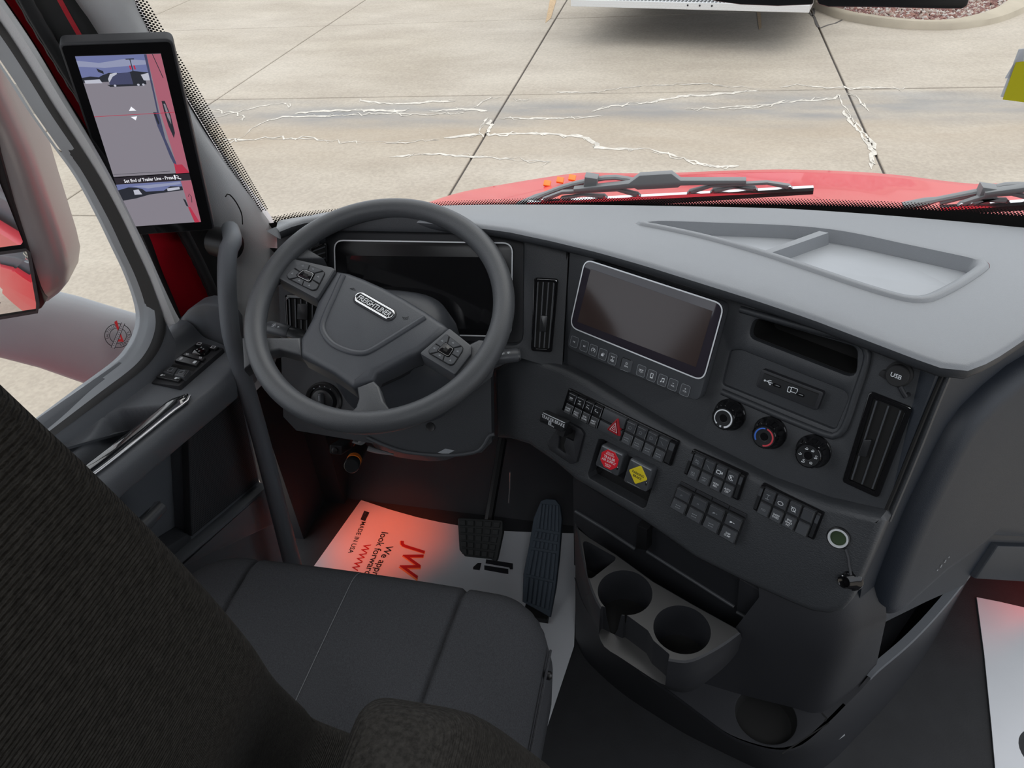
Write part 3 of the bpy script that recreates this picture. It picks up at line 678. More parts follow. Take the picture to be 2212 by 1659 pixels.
# ================================================================== DASHBOARD
dash = thing('dashboard', 'dark grey wraparound truck dashboard with moulded top tray', 'dashboard', (0, 1.2, .6))
LIPP = [(-0.7167,1.1335,0.955),(-0.6935,1.1671,0.955),(-0.6487,1.19,0.955),(-0.5975,1.1981,0.955),(-0.5173,1.1991,0.955),(-0.3842,1.1882,0.955),(-0.2976,1.1743,0.955),(-0.2121,1.146,0.955),(-0.1309,1.1147,0.955),(-0.0542,1.0793,0.955),(0.0312,1.0353,0.955),(0.1096,0.9949,0.955),(0.1816,0.9541,0.955),(0.247,0.911,0.955),(0.2875,0.8843,0.955),(0.3212,0.8624,0.955),(0.3421,0.8563,0.955),(0.3569,0.8621,0.955),(0.3917,0.8944,0.955),(0.4372,0.9429,0.955),(0.4848,1,0.955)]
LIPP = LIPP+[(.62, 1.06, .955), (.80, 1.12, .955), (.93, 1.14, .955)]
LIPc = [Vector(p) for p in LIPP]
LIPx = [(p.x, p.y) for p in resample([Vector((p.x, p.y, 0)) for p in LIPc], 70)]
Bk = [(-0.7894,1.2599),(-0.749,1.2986),(-0.6977,1.3198),(-0.6259,1.3407),(-0.534,1.361),(-0.4408,1.375),(-0.3477,1.3845),(-0.1649,1.3969),(0.0114,1.4048),(0.1806,1.4083),(0.3404,1.3962),(0.4894,1.3772),(0.568,1.3645)]+[(.80, 1.33), (.93, 1.25)]
Bx = [(p.x, p.y) for p in smooth_line([(*p, 0) for p in Bk], 41)]
def interp(P, x):
    for (x0, y0), (x1, y1) in zip(P, P[1:]):
        if x0 <= x <= x1 or x1 <= x <= x0: return y0+(y1-y0)*(x-x0)/(x1-x0 if abs(x1-x0) > 1e-9 else 1)
    return P[0][1] if x < P[0][0] else P[-1][1]
def zf(x, y):
    a = interp(LIPx, x); c = interp(Bx, x); t = max(0.0, min(1.0, (y-a)/max(.02, c-a)))
    return .955-.058*t**1.25
TRAY = [(-0.089,1.2616),(-0.0687,1.2819),(-0.0369,1.2939),(0.0592,1.3037),(0.1689,1.3109),(0.237,1.3055),(0.2873,1.2901),(0.354,1.2549),(0.415,1.2138),(0.4509,1.1823),(0.4544,1.1563),(0.442,1.131),(0.3987,1.0764),(0.3525,1.0291),(0.3293,1.0178),(0.3025,1.0209),(0.2564,1.0463),(0.1897,1.0933),(0.1169,1.1462),(0.0294,1.2002),(-0.0413,1.2333),(-0.0781,1.2479)]
TR0 = ccw([tuple(p[:2]) for p in smooth_line([(*p, 0) for p in TRAY+TRAY[:1]], 90)[:-1]])
TR1 = inset(TR0, .004); TR2 = inset(TR0, .016); TR3 = inset(TR0, .023)
outl = LIPx+Bx[::-1]
grid = [(x*.03-.8, y*.03+.85) for x in range(58) for y in range(22)]
def dist_poly(P, x, y): return min((Vector(p)-Vector((x, y))).length for p in P)
ins = [g for g in grid if inside(outl, *g) and not inside(TR0, *g) and dist_poly(TR0, *g) > .015 and dist_poly(outl, *g) > .018]
pts_ = [Vector(p) for p in outl+TR0+ins]; n0, n1 = len(outl), len(TR0)
ed = [(i, (i+1) % n0) for i in range(n0)]+[(n0+i, n0+(i+1) % n1) for i in range(n1)]
r_ = delaunay_2d_cdt(pts_, ed, [], 1, 1e-7)
cen_ = lambda f: (sum(r_[0][i].x for i in f)/3, sum(r_[0][i].y for i in f)/3)
b = MB(); b.add([(p.x, p.y, zf(p.x, p.y)) for p in r_[0]], [tuple(f) for f in r_[2] if inside(outl, *cen_(f)) and not inside(TR0, *cen_(f))])
nrm = []
for i, p in enumerate(LIPx):
    a_ = Vector(LIPx[max(0, i-1)]); c_ = Vector(LIPx[min(len(LIPx)-1, i+1)]); d_ = (c_-a_).normalized(); nrm.append(Vector((d_.y, -d_.x)))
prof = [(0, 0)]+[(.009*math.sin(a), -.009*(1-math.cos(a))) for a in (PI/8, PI/4, 3*PI/8, PI/2)]+[(.009, -.015), (.006, -.020), (-.002, -.022), (-.05, -.022)]
b.loft([[(p[0]+n_.x*o, p[1]+n_.y*o, .955+h) for p, n_ in zip(LIPx, nrm)] for o, h in prof[:4]])
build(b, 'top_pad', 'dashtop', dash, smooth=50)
b = MB(); b.loft([[(p[0]+n_.x*o, p[1]+n_.y*o, .955+h) for p, n_ in zip(LIPx, nrm)] for o, h in prof[3:]]); build(b, 'shaded_lip_front', 'dash', dash, smooth=60)  # lip front of the same pad, darkened in colour to stand for shade
b = MB()
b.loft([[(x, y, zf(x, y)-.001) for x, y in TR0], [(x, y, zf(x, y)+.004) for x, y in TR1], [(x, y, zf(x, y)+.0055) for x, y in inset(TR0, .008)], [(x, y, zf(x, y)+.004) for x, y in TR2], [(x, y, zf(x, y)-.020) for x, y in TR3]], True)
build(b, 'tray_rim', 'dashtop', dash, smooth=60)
b = MB(); b.add([(x, y, zf(x, y)-.019) for x, y in TR3], [tuple(range(len(TR3)))]); build(b, 'tray_floor', 'tray', dash, smooth=0, recalc=False)
D_ = [(0.1174,1.1545),(0.1372,1.1503),(0.2416,1.2728),(0.2216,1.2816)]
d0 = [(x, y) for x, y in D_]
b = MB()
b.loft([[(x, y, zf(x, y)-.022) for x, y in d0], [(x, y, zf(x, y)+.003) for x, y in inset(ccw(d0), .003) if True] if area2(d0) > 0 else [(x, y, zf(x, y)+.003) for x, y in inset(ccw(d0), .003)[::-1]]], True, False, True)
build(b, 'tray_divider', 'dashtop', dash, smooth=30)

# instrument fascia behind the wheel
cw = [(-0.54,0.0047),(-0.5011,0.0235),(-0.3941,0.0407),(-0.2904,0.0414),(-0.1891,0.0325),(-0.1061,0.022),(-0.0244,0.0061),(-0.0009,0.0032),(-0.0083,-0.2224),(-0.0369,-0.2184),(-0.0877,-0.2049),(-0.1389,-0.2307),(-0.1369,-0.367),(-0.1563,-0.3888),(-0.2277,-0.3991),(-0.3001,-0.3967),(-0.3456,-0.3844),(-0.5223,-0.364),(-0.5474,-0.3374)]
hol = rnd([(-0.4568,0.0156),(-0.0814,0.0126),(-0.0812,-0.1817),(-0.4573,-0.185)], .02)
ventL = [(-0.5281,-0.1023),(-0.4625,-0.1026),(-0.4659,-0.1738),(-0.5231,-0.1755)]
b = MB(CLU); b.poly(cw, -.03, 0, holes=[hol], hbev=.008, back=False); build(b, 'driver_fascia', 'dash', dash)
b = MB(CLU); b.poly(rnd([(-0.4568,0.0156),(-0.0814,0.0126),(-0.0812,-0.1817),(-0.4573,-0.185)], .02), -.032, -.026); build(b, 'binnacle_back', 'dark', dash)
b = MB(STK); b.box(-.352, -.3485, -.35, .01, -.02, .0006); build(b, 'fascia_seam', 'void', dash)

# digital cluster
clu = thing('instrument_cluster', 'wide black digital instrument display behind the steering wheel', 'display', at(CLU, -.15, -.1))
CQ = [(-0.4324,-0.0002),(-0.1015,-0.0014),(-0.1028,-0.1684),(-0.4343,-0.1705)]
cq = rnd(CQ, .018, 6)
b = MB(CLU); b.poly(cq, -.026, -.009, bev=.002); build(b, 'glass', 'clusterglass', clu)
b = MB(CLU); b.line(cq, .0024, -.0076, True); build(b, 'chrome_outline', 'chromeline', clu, recalc=False)
b = MB(CLU); b.fill([(-0.4103,-0.0275),(-0.1196,-0.0267),(-0.1208,-0.1562),(-0.412,-0.1594)], -.0085); build(b, 'screen', 'gloss', clu, recalc=False, smooth=0)

# air vents -------------------------------------------------------------
def vent(F, Q, label, n, depth=.03, rr=.006, fr=.006, tab=None, horiz=False, h0=0.0):
    q = ccw(Q); cx = sum(p[0] for p in q)/4; cy = sum(p[1] for p in q)/4
    v = thing('air_vent', label, 'air vent', at(F, cx, cy), 'dash air vents')
    out = rnd(Q, rr); inn = inset(ccw(out), fr)
    b = MB(F); b.poly(out, h0-.004, h0+.005, holes=[inn], bev=.0018, hbev=.0018); vf = build(b, 'vent_frame', 'gloss', v)
    b = MB(F); b.poly(inset(ccw(out), fr*.6), h0-.001, h0+.0006); build(b, 'cavity', 'void', v)
    A = [Vector(p) for p in Q]   # TL TR BR BL
    for i in range(n):
        s_ = (i+.8)/(n+.6)
        if horiz: p0, p1 = A[0].lerp(A[3], s_), A[1].lerp(A[2], s_)
        else: p0, p1 = A[0].lerp(A[1], s_), A[3].lerp(A[2], s_)
        d = (p1-p0).normalized(); p0 = p0+d*fr*1.2; p1 = p1-d*fr*1.2; q_ = Vector((-d.y, d.x))*.0011
        m = MB(F); m.poly([p0+q_, p0-q_, p1-q_, p1+q_], h0+.0008, h0+.0042); build(m, 'slat', 'key', vf, smooth=0)
    if tab:
        m = MB(F); m.poly(rnd(tab, .002), h0+.001, h0+.0075, bev=.001); build(m, 'slider_tab', 'keydark', v)
    return v
vent(CLU, [(-0.0609,-0.0603),(-0.0173,-0.0619),(-0.0264,-0.1935),(-0.065,-0.1914)], 'tall black air vent between the driver display and the touchscreen', 4, tab=[(-0.0484,-0.1264),(-0.0351,-0.1269),(-0.0379,-0.1561),(-0.0496,-0.1556)])
vent(CLU, [(-0.5299,-0.1006),(-0.4535,-0.1024),(-0.4614,-0.1939),(-0.5297,-0.1934)], 'air vent with upright slats seen through the left spoke of the steering wheel', 6, tab=[(-0.5033,-0.1165),(-0.4832,-0.1169),(-0.4856,-0.1464),(-0.5058,-0.1461)])
vent(CLU, [(-0.4726,-0.0146),(-0.4435,-0.0026),(-0.4434,-0.0394),(-0.4723,-0.0449)], 'small slotted vent at the left end of the dash beside the driver display', 3, horiz=True, rr=.003, fr=.002)
vent(STK, [(0.1852,-0.0708),(0.2442,-0.0735),(0.2454,-0.216),(0.1925,-0.214)], 'tall black air vent at the right end of the dash below the USB cap', 3, tab=[(0.2008,-0.1407),(0.2108,-0.1356),(0.2115,-0.1636),(0.2004,-0.1657)], fr=.008)

# centre stack fascia
sw_ = [(-0.3497,0.0155),(-0.2852,0.0143),(-0.1953,0.0146),(-0.0957,0.0142),(-0.0041,0.0139),(0.0809,0.0117),(0.1609,0.006),(0.2104,0.004),(0.258,-0.0037),(0.261,-0.0125),(0.2619,-0.2543),(0.183,-0.2714),(0.0977,-0.2795),(-0.0326,-0.2745),(-0.1883,-0.2667),(-0.3095,-0.2371)]
slot = rnd([(-0.0011,-0.0238),(0.1507,-0.0195),(0.1624,-0.0617),(-0.0012,-0.0543)], .012)
tray2 = rnd([(-0.0223,-0.0844),(-0.0071,-0.0783),(0.162,-0.0849),(0.1588,-0.1439),(-0.0206,-0.1403)], [.006, .006, .014, .014, .006])
b = MB(STK); b.poly(sw_, -.03, 0, holes=[slot, tray2], hbev=.005, hd=.02, back=False); build(b, 'centre_fascia', 'dash', dash)
b = MB(STK); b.poly(inset(ccw(slot), -.004), -.10, -.012, holes=[inset(ccw(slot), .0005)], back=True); b.poly(inset(ccw(slot), -.004), -.105, -.10); build(b, 'slot_liner', 'void', dash)
b = MB(STK); b.poly(inset(ccw(tray2), -.004), -.02, -.006); build(b, 'phone_recess', 'dash', dash)
P_ = [(0.0904,1.0345,0.9044),(0.192,0.9843,0.9082),(0.2457,0.958,0.9107),(0.2581,0.9484,0.9027),(0.2604,0.9408,0.8869),(0.2539,0.9265,0.8438),(0.2472,0.9117,0.7994),(0.2401,0.908,0.7814),(0.2277,0.9116,0.7748),(0.1713,0.9404,0.7748),(0.0762,0.9901,0.778)]
b = MB(); b.tube(smooth_line(P_, 50), .0055, 8); build(b, 'recess_border', 'dash', dash, smooth=80)

# usb panel
up = thing('usb_charger', 'black panel with two USB ports below the open dash slot', 'usb panel', at(STK, .08, -.11))
UQ = [(0.0335,-0.0934),(0.1291,-0.0953),(0.1277,-0.1257),(0.0319,-0.1232)]
b = MB(STK); b.poly(rnd(UQ, .004), -.006, .004, bev=.0015); build(b, 'frame', 'dark', up)
b = MB(STK); b.fill(quad(UQ, .06, .94, .16, .84), .0044); b.mat(1); b.line([quadpt(UQ, .06, .16), quadpt(UQ, .94, .16)], .0014, .0046)
b.mat(2)
c_ = quadpt(UQ, .17, .5); b.line([(c_[0]-.006, c_[1]), (c_[0]+.006, c_[1])], .0011, .005); b.line([(c_[0]-.003, c_[1]), (c_[0]+.001, c_[1]+.003), (c_[0]+.004, c_[1]+.003)], .0009, .005); b.line([(c_[0]-.001, c_[1]), (c_[0]+.002, c_[1]-.003)], .0009, .005); b.disc(c_[0]-.006, c_[1], .0016, .005); b.disc(c_[0]+.003, c_[1]-.003, .0012, .005)
c_ = quadpt(UQ, .55, .46); b.line(rnd(rect(c_[0]+.003, c_[1]+.001, .009, .007), .001), .001, .005, True); b.line(rnd(rect(c_[0]-.004, c_[1]-.0005, .0045, .008), .001), .001, .005, True)
build(b, 'port_plate', ['keydark', 'void', 'white'], up, smooth=0, recalc=False)
for s_ in (.31, .69):
    c_ = quadpt(UQ, s_, .52); m = MB(STK); m.poly(rnd(rect(c_[0], c_[1], .012, .0048), .0022), .004, .0056, holes=[rnd(rect(c_[0], c_[1], .0098, .003), .0014)]); m.mat(1); m.fill(rect(c_[0], c_[1], .0096, .0028), .0046); m.mat(2); m.fill(rect(c_[0]+.001, c_[1], .006, .0009), .0049); build(m, 'usb_port', ['gloss', 'void', 'grey'], up, smooth=0)

# rotary knobs
def knob(face, base, label, kind, ptr):
    fx, fy = face; bx, by = base
    k = thing('rotary_knob', label, 'knob', at(STK, bx, by), 'climate control knobs')
    b = MB(STK)
    rings = [(.0255, 0, 0), (.0255, .005, 0), (.0225, .009, .2), (.0205, .020, .6), (.0192, .0265, .95), (.0175, .029, 1), (.017, .029, 1), (.0165, .028, 1)]
    b.loft([[(bx+(fx-bx)*0+r*math.cos(2*PI*i/36), by+r*math.sin(2*PI*i/36), h) for i in range(36)] for r, h, t in rings], True, False, True)
    kb = build(b, 'body', 'gloss', k, smooth=30)
    for i in range(18):
        a = 2*PI*i/18; m = MB(STK); ca, sa = math.cos(a), math.sin(a)
        m.add([(bx+ca*.0220-sa*.0012, by+sa*.0220+ca*.0012, .011), (bx+ca*.0220+sa*.0012, by+sa*.0220-ca*.0012, .011), (bx+ca*.0194+sa*.001, by+sa*.0194-ca*.001, .0255), (bx+ca*.0194-sa*.001, by+sa*.0194+ca*.001, .0255), (bx+ca*.0230, by+sa*.0230, .012), (bx+ca*.0204, by+sa*.0204, .025)], [(0, 4, 5, 3), (4, 1, 2, 5), (0, 1, 4), (3, 5, 2)])
        build(m, 'grip_rib', 'gloss', kb, smooth=0, recalc=False)
    b = MB(STK); b.lathe([(.0168, .0278), (.0165, .0290), (.0068, .0286), (.005, .0268), (.001, .0262)], bx, by, 32); build(b, 'face', 'keydark', k)
    m = MB(STK); h = .0294; x, y = bx, by
    m.mat(0)
    if kind == 'fan':
        for a0 in range(-70, 231, 5):
            w_ = .0012+.0016*(230-a0)/300; m.arc(x, y, .0138, w_, h, a0, a0+5.4, 2)
        m.circ(x-.0085, y-.0105, .0012, .0005, h, 10)
        for a in (45, 135, 225, 315): m.disc(x-.001+.0011*math.cos(math.radians(a)), y-.0135+.0011*math.sin(math.radians(a)), .0008, h, 6)
        m.arc(x+.0005, y+.0014, .0022, .0007, .0272, 60, 300, 10); m.line([(x+.0005, y-.0008), (x+.003, y-.0012)], .0007, .0272)
    elif kind == 'temp':
        m.mat(1); m.arc(x, y, .0136, .0022, h, 96, 222, 20); m.mat(2); m.arc(x, y, .0136, .0024, h, 84, -82, 26); m.mat(0)
        m.circ(x+.001, y+.002, .0014, .0005, .0272, 10)
        for a in range(0, 360, 60): ca, sa = math.cos(math.radians(a)), math.sin(math.radians(a)); m.line([(x+.001+ca*.0014, y+.002+sa*.0014), (x+.001+ca*.0024, y+.002+sa*.0024)], .0006, .0272)
    else:
        for a in (115, 68, 10, 185, 250, 310):
            cx, cy = x+.0112*math.cos(math.radians(a)), y+.0112*math.sin(math.radians(a))
            if a == 310: m.line([(cx-.002, cy+.001), (cx, cy+.002), (cx+.002, cy+.001), (cx+.0015, cy-.0015), (cx-.0015, cy-.0015)], .0005, h, True); m.line([(cx-.0005, cy-.001), (cx-.0005, cy+.001)], .0005, h); m.line([(cx+.0005, cy-.001), (cx+.0005, cy+.001)], .0005, h)
            else:
                m.disc(cx, cy+.0012, .0008, h, 8); m.line([(cx-.0022, cy-.0004), (cx-.0008, cy-.0014), (cx+.0006, cy-.001), (cx+.0022, cy-.0006)], .0011, h)
                m.line([(cx+.0014, cy+.0010), (cx+.0024, cy+.0004)], .0006, h)
                if a in (10, 250): m.arc(cx+.0005, cy+.0012, .0022, .0005, h, 40, 150, 6)
        m.line([(x-.003, y+.001), (x-.0012, y+.002), (x+.0012, y+.0008), (x+.0032, y-.0002)], .0009, .0272); m.line([(x-.003, y-.0002), (x+.003, y-.0016)], .0007, .0272)
    m.mat(0)
    if kind != 'mode': m.disc(x-.0004, y-.0026, .0007, .0272, 8)
    a = math.radians(ptr); m.fill([(x+.0205*math.cos(a)+q[0]*.0013, y+.0205*math.sin(a)+q[1]*.0013) for q in rect(0, 0, 2, 2)], .0115)
    build(m, 'markings', ['white', 'blue', 'dialred'], k, smooth=0, recalc=False)
knob([(0.0056,-0.1819)][0], [(0.0056,-0.1819)][0], 'round black fan speed knob with white arc, first of the three knobs', 'fan', 268)
knob([(0.0732,-0.1848)][0], [(0.0732,-0.1848)][0], 'round black temperature knob with blue and red arcs, middle of the three', 'temp', 222)
knob([(0.1414,-0.1863)][0], [(0.1414,-0.1863)][0], 'round black airflow knob with white figure symbols beside the tall vent', 'mode', 195)

# round rubber USB cap
uc = [(0.2137,-0.0348)][0]
t = thing('usb_port_cover', 'round rubber cap marked USB above the right air vent', 'socket cap', at(STK, *uc))
b = MB(STK); b.lathe([(.0175, 0), (.0175, .006), (.0150, .008), (.0150, .0155), (.0138, .0170), (.001, .0172)], uc[0], uc[1], 30); build(b, 'cap', 'rubber', t)
b = MB(STK); b.text('USB', uc[0]-.001, uc[1], .0085, .0176, -.06); build(b, 'lettering', 'white', t, smooth=0, recalc=False)
b = MB(STK); b.poly(rnd([(uc[0]-.025, uc[1]-.010), (uc[0]-.008, uc[1]-.014), (uc[0]-.010, uc[1]+.002), (uc[0]-.022, uc[1]-.002)], .003), 0, .006, bev=.001); build(b, 'finger_tab', 'rubber', t)
P_ = [(0.2995,0.9042,0.8784),(0.3035,0.9001,0.8733),(0.3069,0.8964,0.8686)]; b = MB(); b.tube([P_[0], P_[1], P_[2], at(STK, *([(0.2326,-0.0586)][0]))], .0035, 8); build(b, 'tether', 'dark', t)

# touchscreen
ts = thing('touchscreen', 'tilted central touchscreen with chrome outline and a row of buttons', 'touchscreen', at(STK, -.18, -.1))
TQ = [(-0.2941,-0.0088),(-0.0397,-0.0098),(-0.0399,-0.1362),(-0.2977,-0.1308)]
SB = [(-0.2941,-0.0088),(-0.0397,-0.0098),(-0.0395,-0.1727),(-0.2985,-0.1707)]
b = MB(STK); b.poly(inset(ccw(rnd(SB, .012)), .006), 0, .012); b.poly(rnd(SB, .014, 6), .010, .028, bev=.003); tb_ = build(b, 'body', 'key', ts)
tq = rnd(TQ, .017, 7)
b = MB(STK); b.poly(tq, .02, .0305, bev=.0012); build(b, 'bezel_glass', 'screenbez', ts)
b = MB(STK); b.line(inset(ccw(tq), .0006), .0022, .0312, True); build(b, 'chrome_outline', 'chromeline', ts, recalc=False)
b = MB(STK); b.fill([(-0.2791,-0.0221),(-0.0554,-0.0255),(-0.058,-0.1184),(-0.2845,-0.117)], .0308); build(b, 'screen', 'screenoff', ts, smooth=0, recalc=False)
BT = [(-0.2836,-0.154),(-0.2625,-0.1545),(-0.2435,-0.1555),(-0.2239,-0.1562),(-0.204,-0.1576),(-0.1764,-0.1585),(-0.1478,-0.1583),(-0.1274,-0.1594),(-0.1074,-0.1601),(-0.0882,-0.1605),(-0.0661,-0.1617)]
def icon(m, k, x, y, h):
    s = .0011
    if k == 'prev': m.line([(x-.002, y-.0015), (x-.002, y+.0015)], .0006, h); m.fill([(x-.0014, y), (x+.0015, y+.0015), (x+.0015, y-.0015)], h)
    elif k == 'next': m.line([(x+.002, y-.0015), (x+.002, y+.0015)], .0006, h); m.fill([(x+.0014, y), (x-.0015, y+.0015), (x-.0015, y-.0015)], h)
    elif k == 'gauge': m.arc(x, y, .0038, .0008, h, -50, 230, 18); m.line([(x, y), (x+.002, y+.0022)], .0011, h); m.disc(x, y, .0009, h, 8)
    elif k == 'lock': m.fill(rnd(rect(x-.0005, y-.0012, .005, .004), .001), h); m.arc(x+.001, y+.001, .0018, .0008, h, -10, 190, 10)
    elif k == 'axle':
        m.line([(x, y-.004), (x, y+.004)], .0008, h)
        for d in (-.004, -.0015, .004): m.line([(x-.0025, y+d), (x+.0025, y+d)], .0008, h)
        for d in (-.0025, .0025): m.line([(x+d, y-.0045), (x+d, y-.001)], .0011, h); m.line([(x+d, y+.003), (x+d, y+.005)], .0011, h)
    elif k == 'on': m.arc(x, y+.0028, .0018, .0006, h, 120, 420, 14); m.line([(x, y+.003), (x, y+.0052)], .0006, h); m.text('ON', x, y-.0022, .0042, h)
    elif k == 'dome':
        m.line([(x-.004, y+.002), (x+.004, y+.002)], .0008, h); m.line([(x-.0028, y+.002), (x-.0014, y-.0002), (x+.0014, y-.0002), (x+.0028, y+.002)], .0007, h)
        for a in (200, 235, 270, 305, 340): ca, sa = math.cos(math.radians(a)), math.sin(math.radians(a)); m.line([(x+ca*.0028, y+sa*.0018), (x+ca*.0044, y+sa*.0034)], .0006, h)
    elif k == 'phone': m.line(rnd(rect(x, y, .0042, .008), .0008), .0011, h, True); m.fill(rect(x, y-.0032, .0042, .0016), h)
    elif k == 'music': m.disc(x-.0022, y-.0026, .0013, h, 10); m.disc(x+.002, y-.0018, .0013, h, 10); m.line([(x-.0012, y-.0024), (x-.0012, y+.003)], .0007, h); m.line([(x+.003, y-.0016), (x+.003, y+.0036)], .0007, h); m.line([(x-.0014, y+.003), (x+.0032, y+.0038)], .0014, h)
    elif k == 'minus': m.line([(x-.0015, y+.0025), (x+.0015, y+.0025)], .0006, h); m.text('VOL', x, y-.0018, .0036, h)
    elif k == 'plus': m.line([(x-.0015, y+.0025), (x+.0015, y+.0025)], .0006, h); m.line([(x, y+.001), (x, y+.004)], .0006, h); m.text('VOL', x, y-.0018, .0036, h)
for i, (k, (x, y)) in enumerate(zip('prev next gauge lock axle on dome phone music minus plus'.split(), BT)):
    w_, h_ = (.0155, .0185) if k != 'on' else (.021, .021)
    m = MB(STK); m.poly(rnd(rect(x, y, w_, h_), .003), .0265, .0290, bev=.0005, seg=1)
    m.mat(1)
    if k == 'on': m.line([(x-w_/2, y-h_/2+.004), (x-w_/2, y+h_/2-.002), (x-w_/2+.002, y+h_/2), (x+w_/2-.004, y+h_/2)], .0012, .0293); m.mat(2); m.line([(x-w_/2+.001, y-h_/2), (x+w_/2-.004, y-h_/2)], .0007, .0293)
    else: m.mat(2); m.line(rnd(rect(x, y, w_, h_), .003), .0006, .0293, True)
    m.mat(3); icon(m, k, x, y, .0294)
    build(m, 'button', ['key', 'void', 'grey', 'white'], tb_, smooth=0, recalc=False)

# ---------------------------------------------------------------- lower switch panel
lw = [(-0.4448,-0.269),(-0.4091,-0.2259),(-0.3628,-0.213),(-0.2958,-0.2093),(-0.2434,-0.2127),(-0.1714,-0.2239),(-0.0949,-0.2353),(-0.0327,-0.2423),(0.0385,-0.2467),(0.1005,-0.2509),(0.184,-0.245),(0.2605,-0.2282),(0.2678,-0.2351),(0.2662,-0.3104),(0.264,-0.3733),(0.2576,-0.3959),(0.2432,-0.4118),(0.2182,-0.4224),(0.1828,-0.4261),(0.1074,-0.4315),(0.0255,-0.4334),(-0.0766,-0.4164),(-0.1645,-0.4082),(-0.226,-0.4036),(-0.2762,-0.3902),(-0.3381,-0.381),(-0.3818,-0.3883),(-0.4144,-0.4005)]
VH = [(-0.1959,-0.306),(-0.1869,-0.303),(-0.1426,-0.306),(-0.1337,-0.3119),(-0.0869,-0.3065),(-0.0773,-0.3126),(-0.0802,-0.3846),(-0.085,-0.3908),(-0.1978,-0.3852),(-0.2023,-0.3788)]
TB = [(-0.274,-0.297),(-0.2319,-0.2996),(-0.2234,-0.3061),(-0.2259,-0.3642),(-0.2371,-0.3732),(-0.2869,-0.366),(-0.2941,-0.3576)]
b = MB(STK); b.poly(lw, -.035, .03, holes=[VH], bev=.012, hbev=.002, seg=3, hd=.03, back=False); build(b, 'switch_panel', 'lower', dash)
b = MB(STK); b.poly(inset(ccw(VH), -.003), -.03, .001); build(b, 'valve_well', 'gloss', dash)

# trailer brake lever
tb = thing('trailer_brake_lever', 'black trailer brake hand lever in a slotted plate', 'lever', at(STK, *TB[0], .03))
b = MB(STK); b.poly(rnd(TB, .004), .028, .036, bev=.002, holes=[rnd([(-0.2678,-0.3105),(-0.2411,-0.3074),(-0.2414,-0.3279),(-0.2578,-0.3276),(-0.2592,-0.3442),(-0.251,-0.3576),(-0.2693,-0.3544),(-0.2719,-0.3337)], .002)], hd=.007); build(b, 'slot_plate', 'dark', tb)
b = MB(STK); b.fill(inset(ccw(TB), .003), .0305); build(b, 'slot_floor', 'void', tb, smooth=0, recalc=False)
HQ = [(-0.299,-0.2853),(-0.2463,-0.2852),(-0.2515,-0.3064),(-0.3019,-0.3058)]
b = MB(STK); b.poly(rnd(HQ, .0015), .052, .065, bev=.0015); build(b, 'handle', 'keydark', tb)
b = MB(STK); P_ = [(-0.2642,-0.3013),(-0.2479,-0.3018),(-0.2504,-0.3175),(-0.2645,-0.3181)]; b.poly(P_, .03, .058); build(b, 'stem', 'black', tb)
b = MB(STK); b.fill(quad(HQ, .05, .97, .02, .09), .0655); c_ = quadpt(HQ, .52, .34); an = math.atan2(HQ[1][1]-HQ[0][1], HQ[1][0]-HQ[0][0])
b.text('TRAILER BRAKE', c_[0], c_[1], .0088, .0655, an, sx=.82); c_ = quadpt(HQ, .5, .7); b.line(rnd(rect(c_[0]-.003, c_[1], .005, .006), .001), .0012, .0655, True); b.circ(c_[0]-.003, c_[1], .0012, .0006, .0655, 8); b.text('ON', c_[0]+.0035, c_[1]-.003, .004, .0655, an)
build(b, 'lettering', 'white', tb, smooth=0, recalc=False)

# pneumatic valves
def valve(Q, h, label, kind):
    cx, cy = quadpt(Q, .5, .5)
    v = thing('air_brake_valve', label, 'valve', at(STK, cx, cy, .03), 'air brake valves')
    b = MB(STK); b.poly(rnd(Q, .005), .01, h, bev=.002); build(b, 'knob', 'key', v)
    b = MB(STK); b.box(cx-.010, cx+.010, cy-.010, cy+.010, -.0, .012); build(b, 'stem', 'black', v)
    b = MB(STK); b.line([quadpt(Q, .06, .07), quadpt(Q, .94, .07)], .0022, h+.0004); b.line([quadpt(Q, .16, .93), quadpt(Q, .72, .95)], .0007, h+.0004); c_ = quadpt(Q, .9, .66); b.mat(1); b.fill(rect(c_[0], c_[1], .003, .007), h+.0004); b.mat(2); b.fill(rect(c_[0]+.0003, c_[1]+.002, .0012, .0018), h+.0007)
    build(b, 'trim_lines', ['grey', 'void', 'white'], v, smooth=0, recalc=False)
    an = math.atan2(Q[1][1]-Q[0][1], Q[1][0]-Q[0][0]); cx, cy = quadpt(Q, .5, .48)
    if kind == 'supply':
        b = MB(STK); b.poly(circle(cx, cy, .0185, 8, PI/8+an), h-.001, h+.0012, bev=.0004, seg=1); oc_ = build(b, 'octagon', 'valvered', v, smooth=0)
        b = MB(STK); hh = h+.0016
        for t_, dy, sz in (('PULL TO', .0125, .0036), ('EVACUATE', .0092, .0038), ('TRAILER', .0032, .0068), ('AIR SUPPLY', -.0028, .0062), ('PUSH TO', -.0095, .0034), ('SUPPLY', -.0128, .0034)):
            b.text(t_, cx-dy*math.sin(an), cy+dy*math.cos(an), sz, hh, an, sx=.9)
        build(b, 'lettering', 'white', oc_, smooth=0, recalc=False)
    else:
        b = MB(STK); b.poly(rnd([(cx+.0185*math.cos(an+a), cy+.0185*math.sin(an+a)) for a in (0, PI/2, PI, 3*PI/2)], .003), h-.001, h+.0012, bev=.0004, seg=1); oc_ = build(b, 'diamond', 'yellow', v, smooth=0)
        b = MB(STK); hh = h+.0016
        for t_, dy, sz in (('PARKING', .002, .0062), ('BRAKE', -.004, .0062)): b.text(t_, cx-dy*math.sin(an), cy+dy*math.cos(an), sz, hh, an, sx=.9)
        build(b, 'lettering', 'ink', oc_, smooth=0, recalc=False)
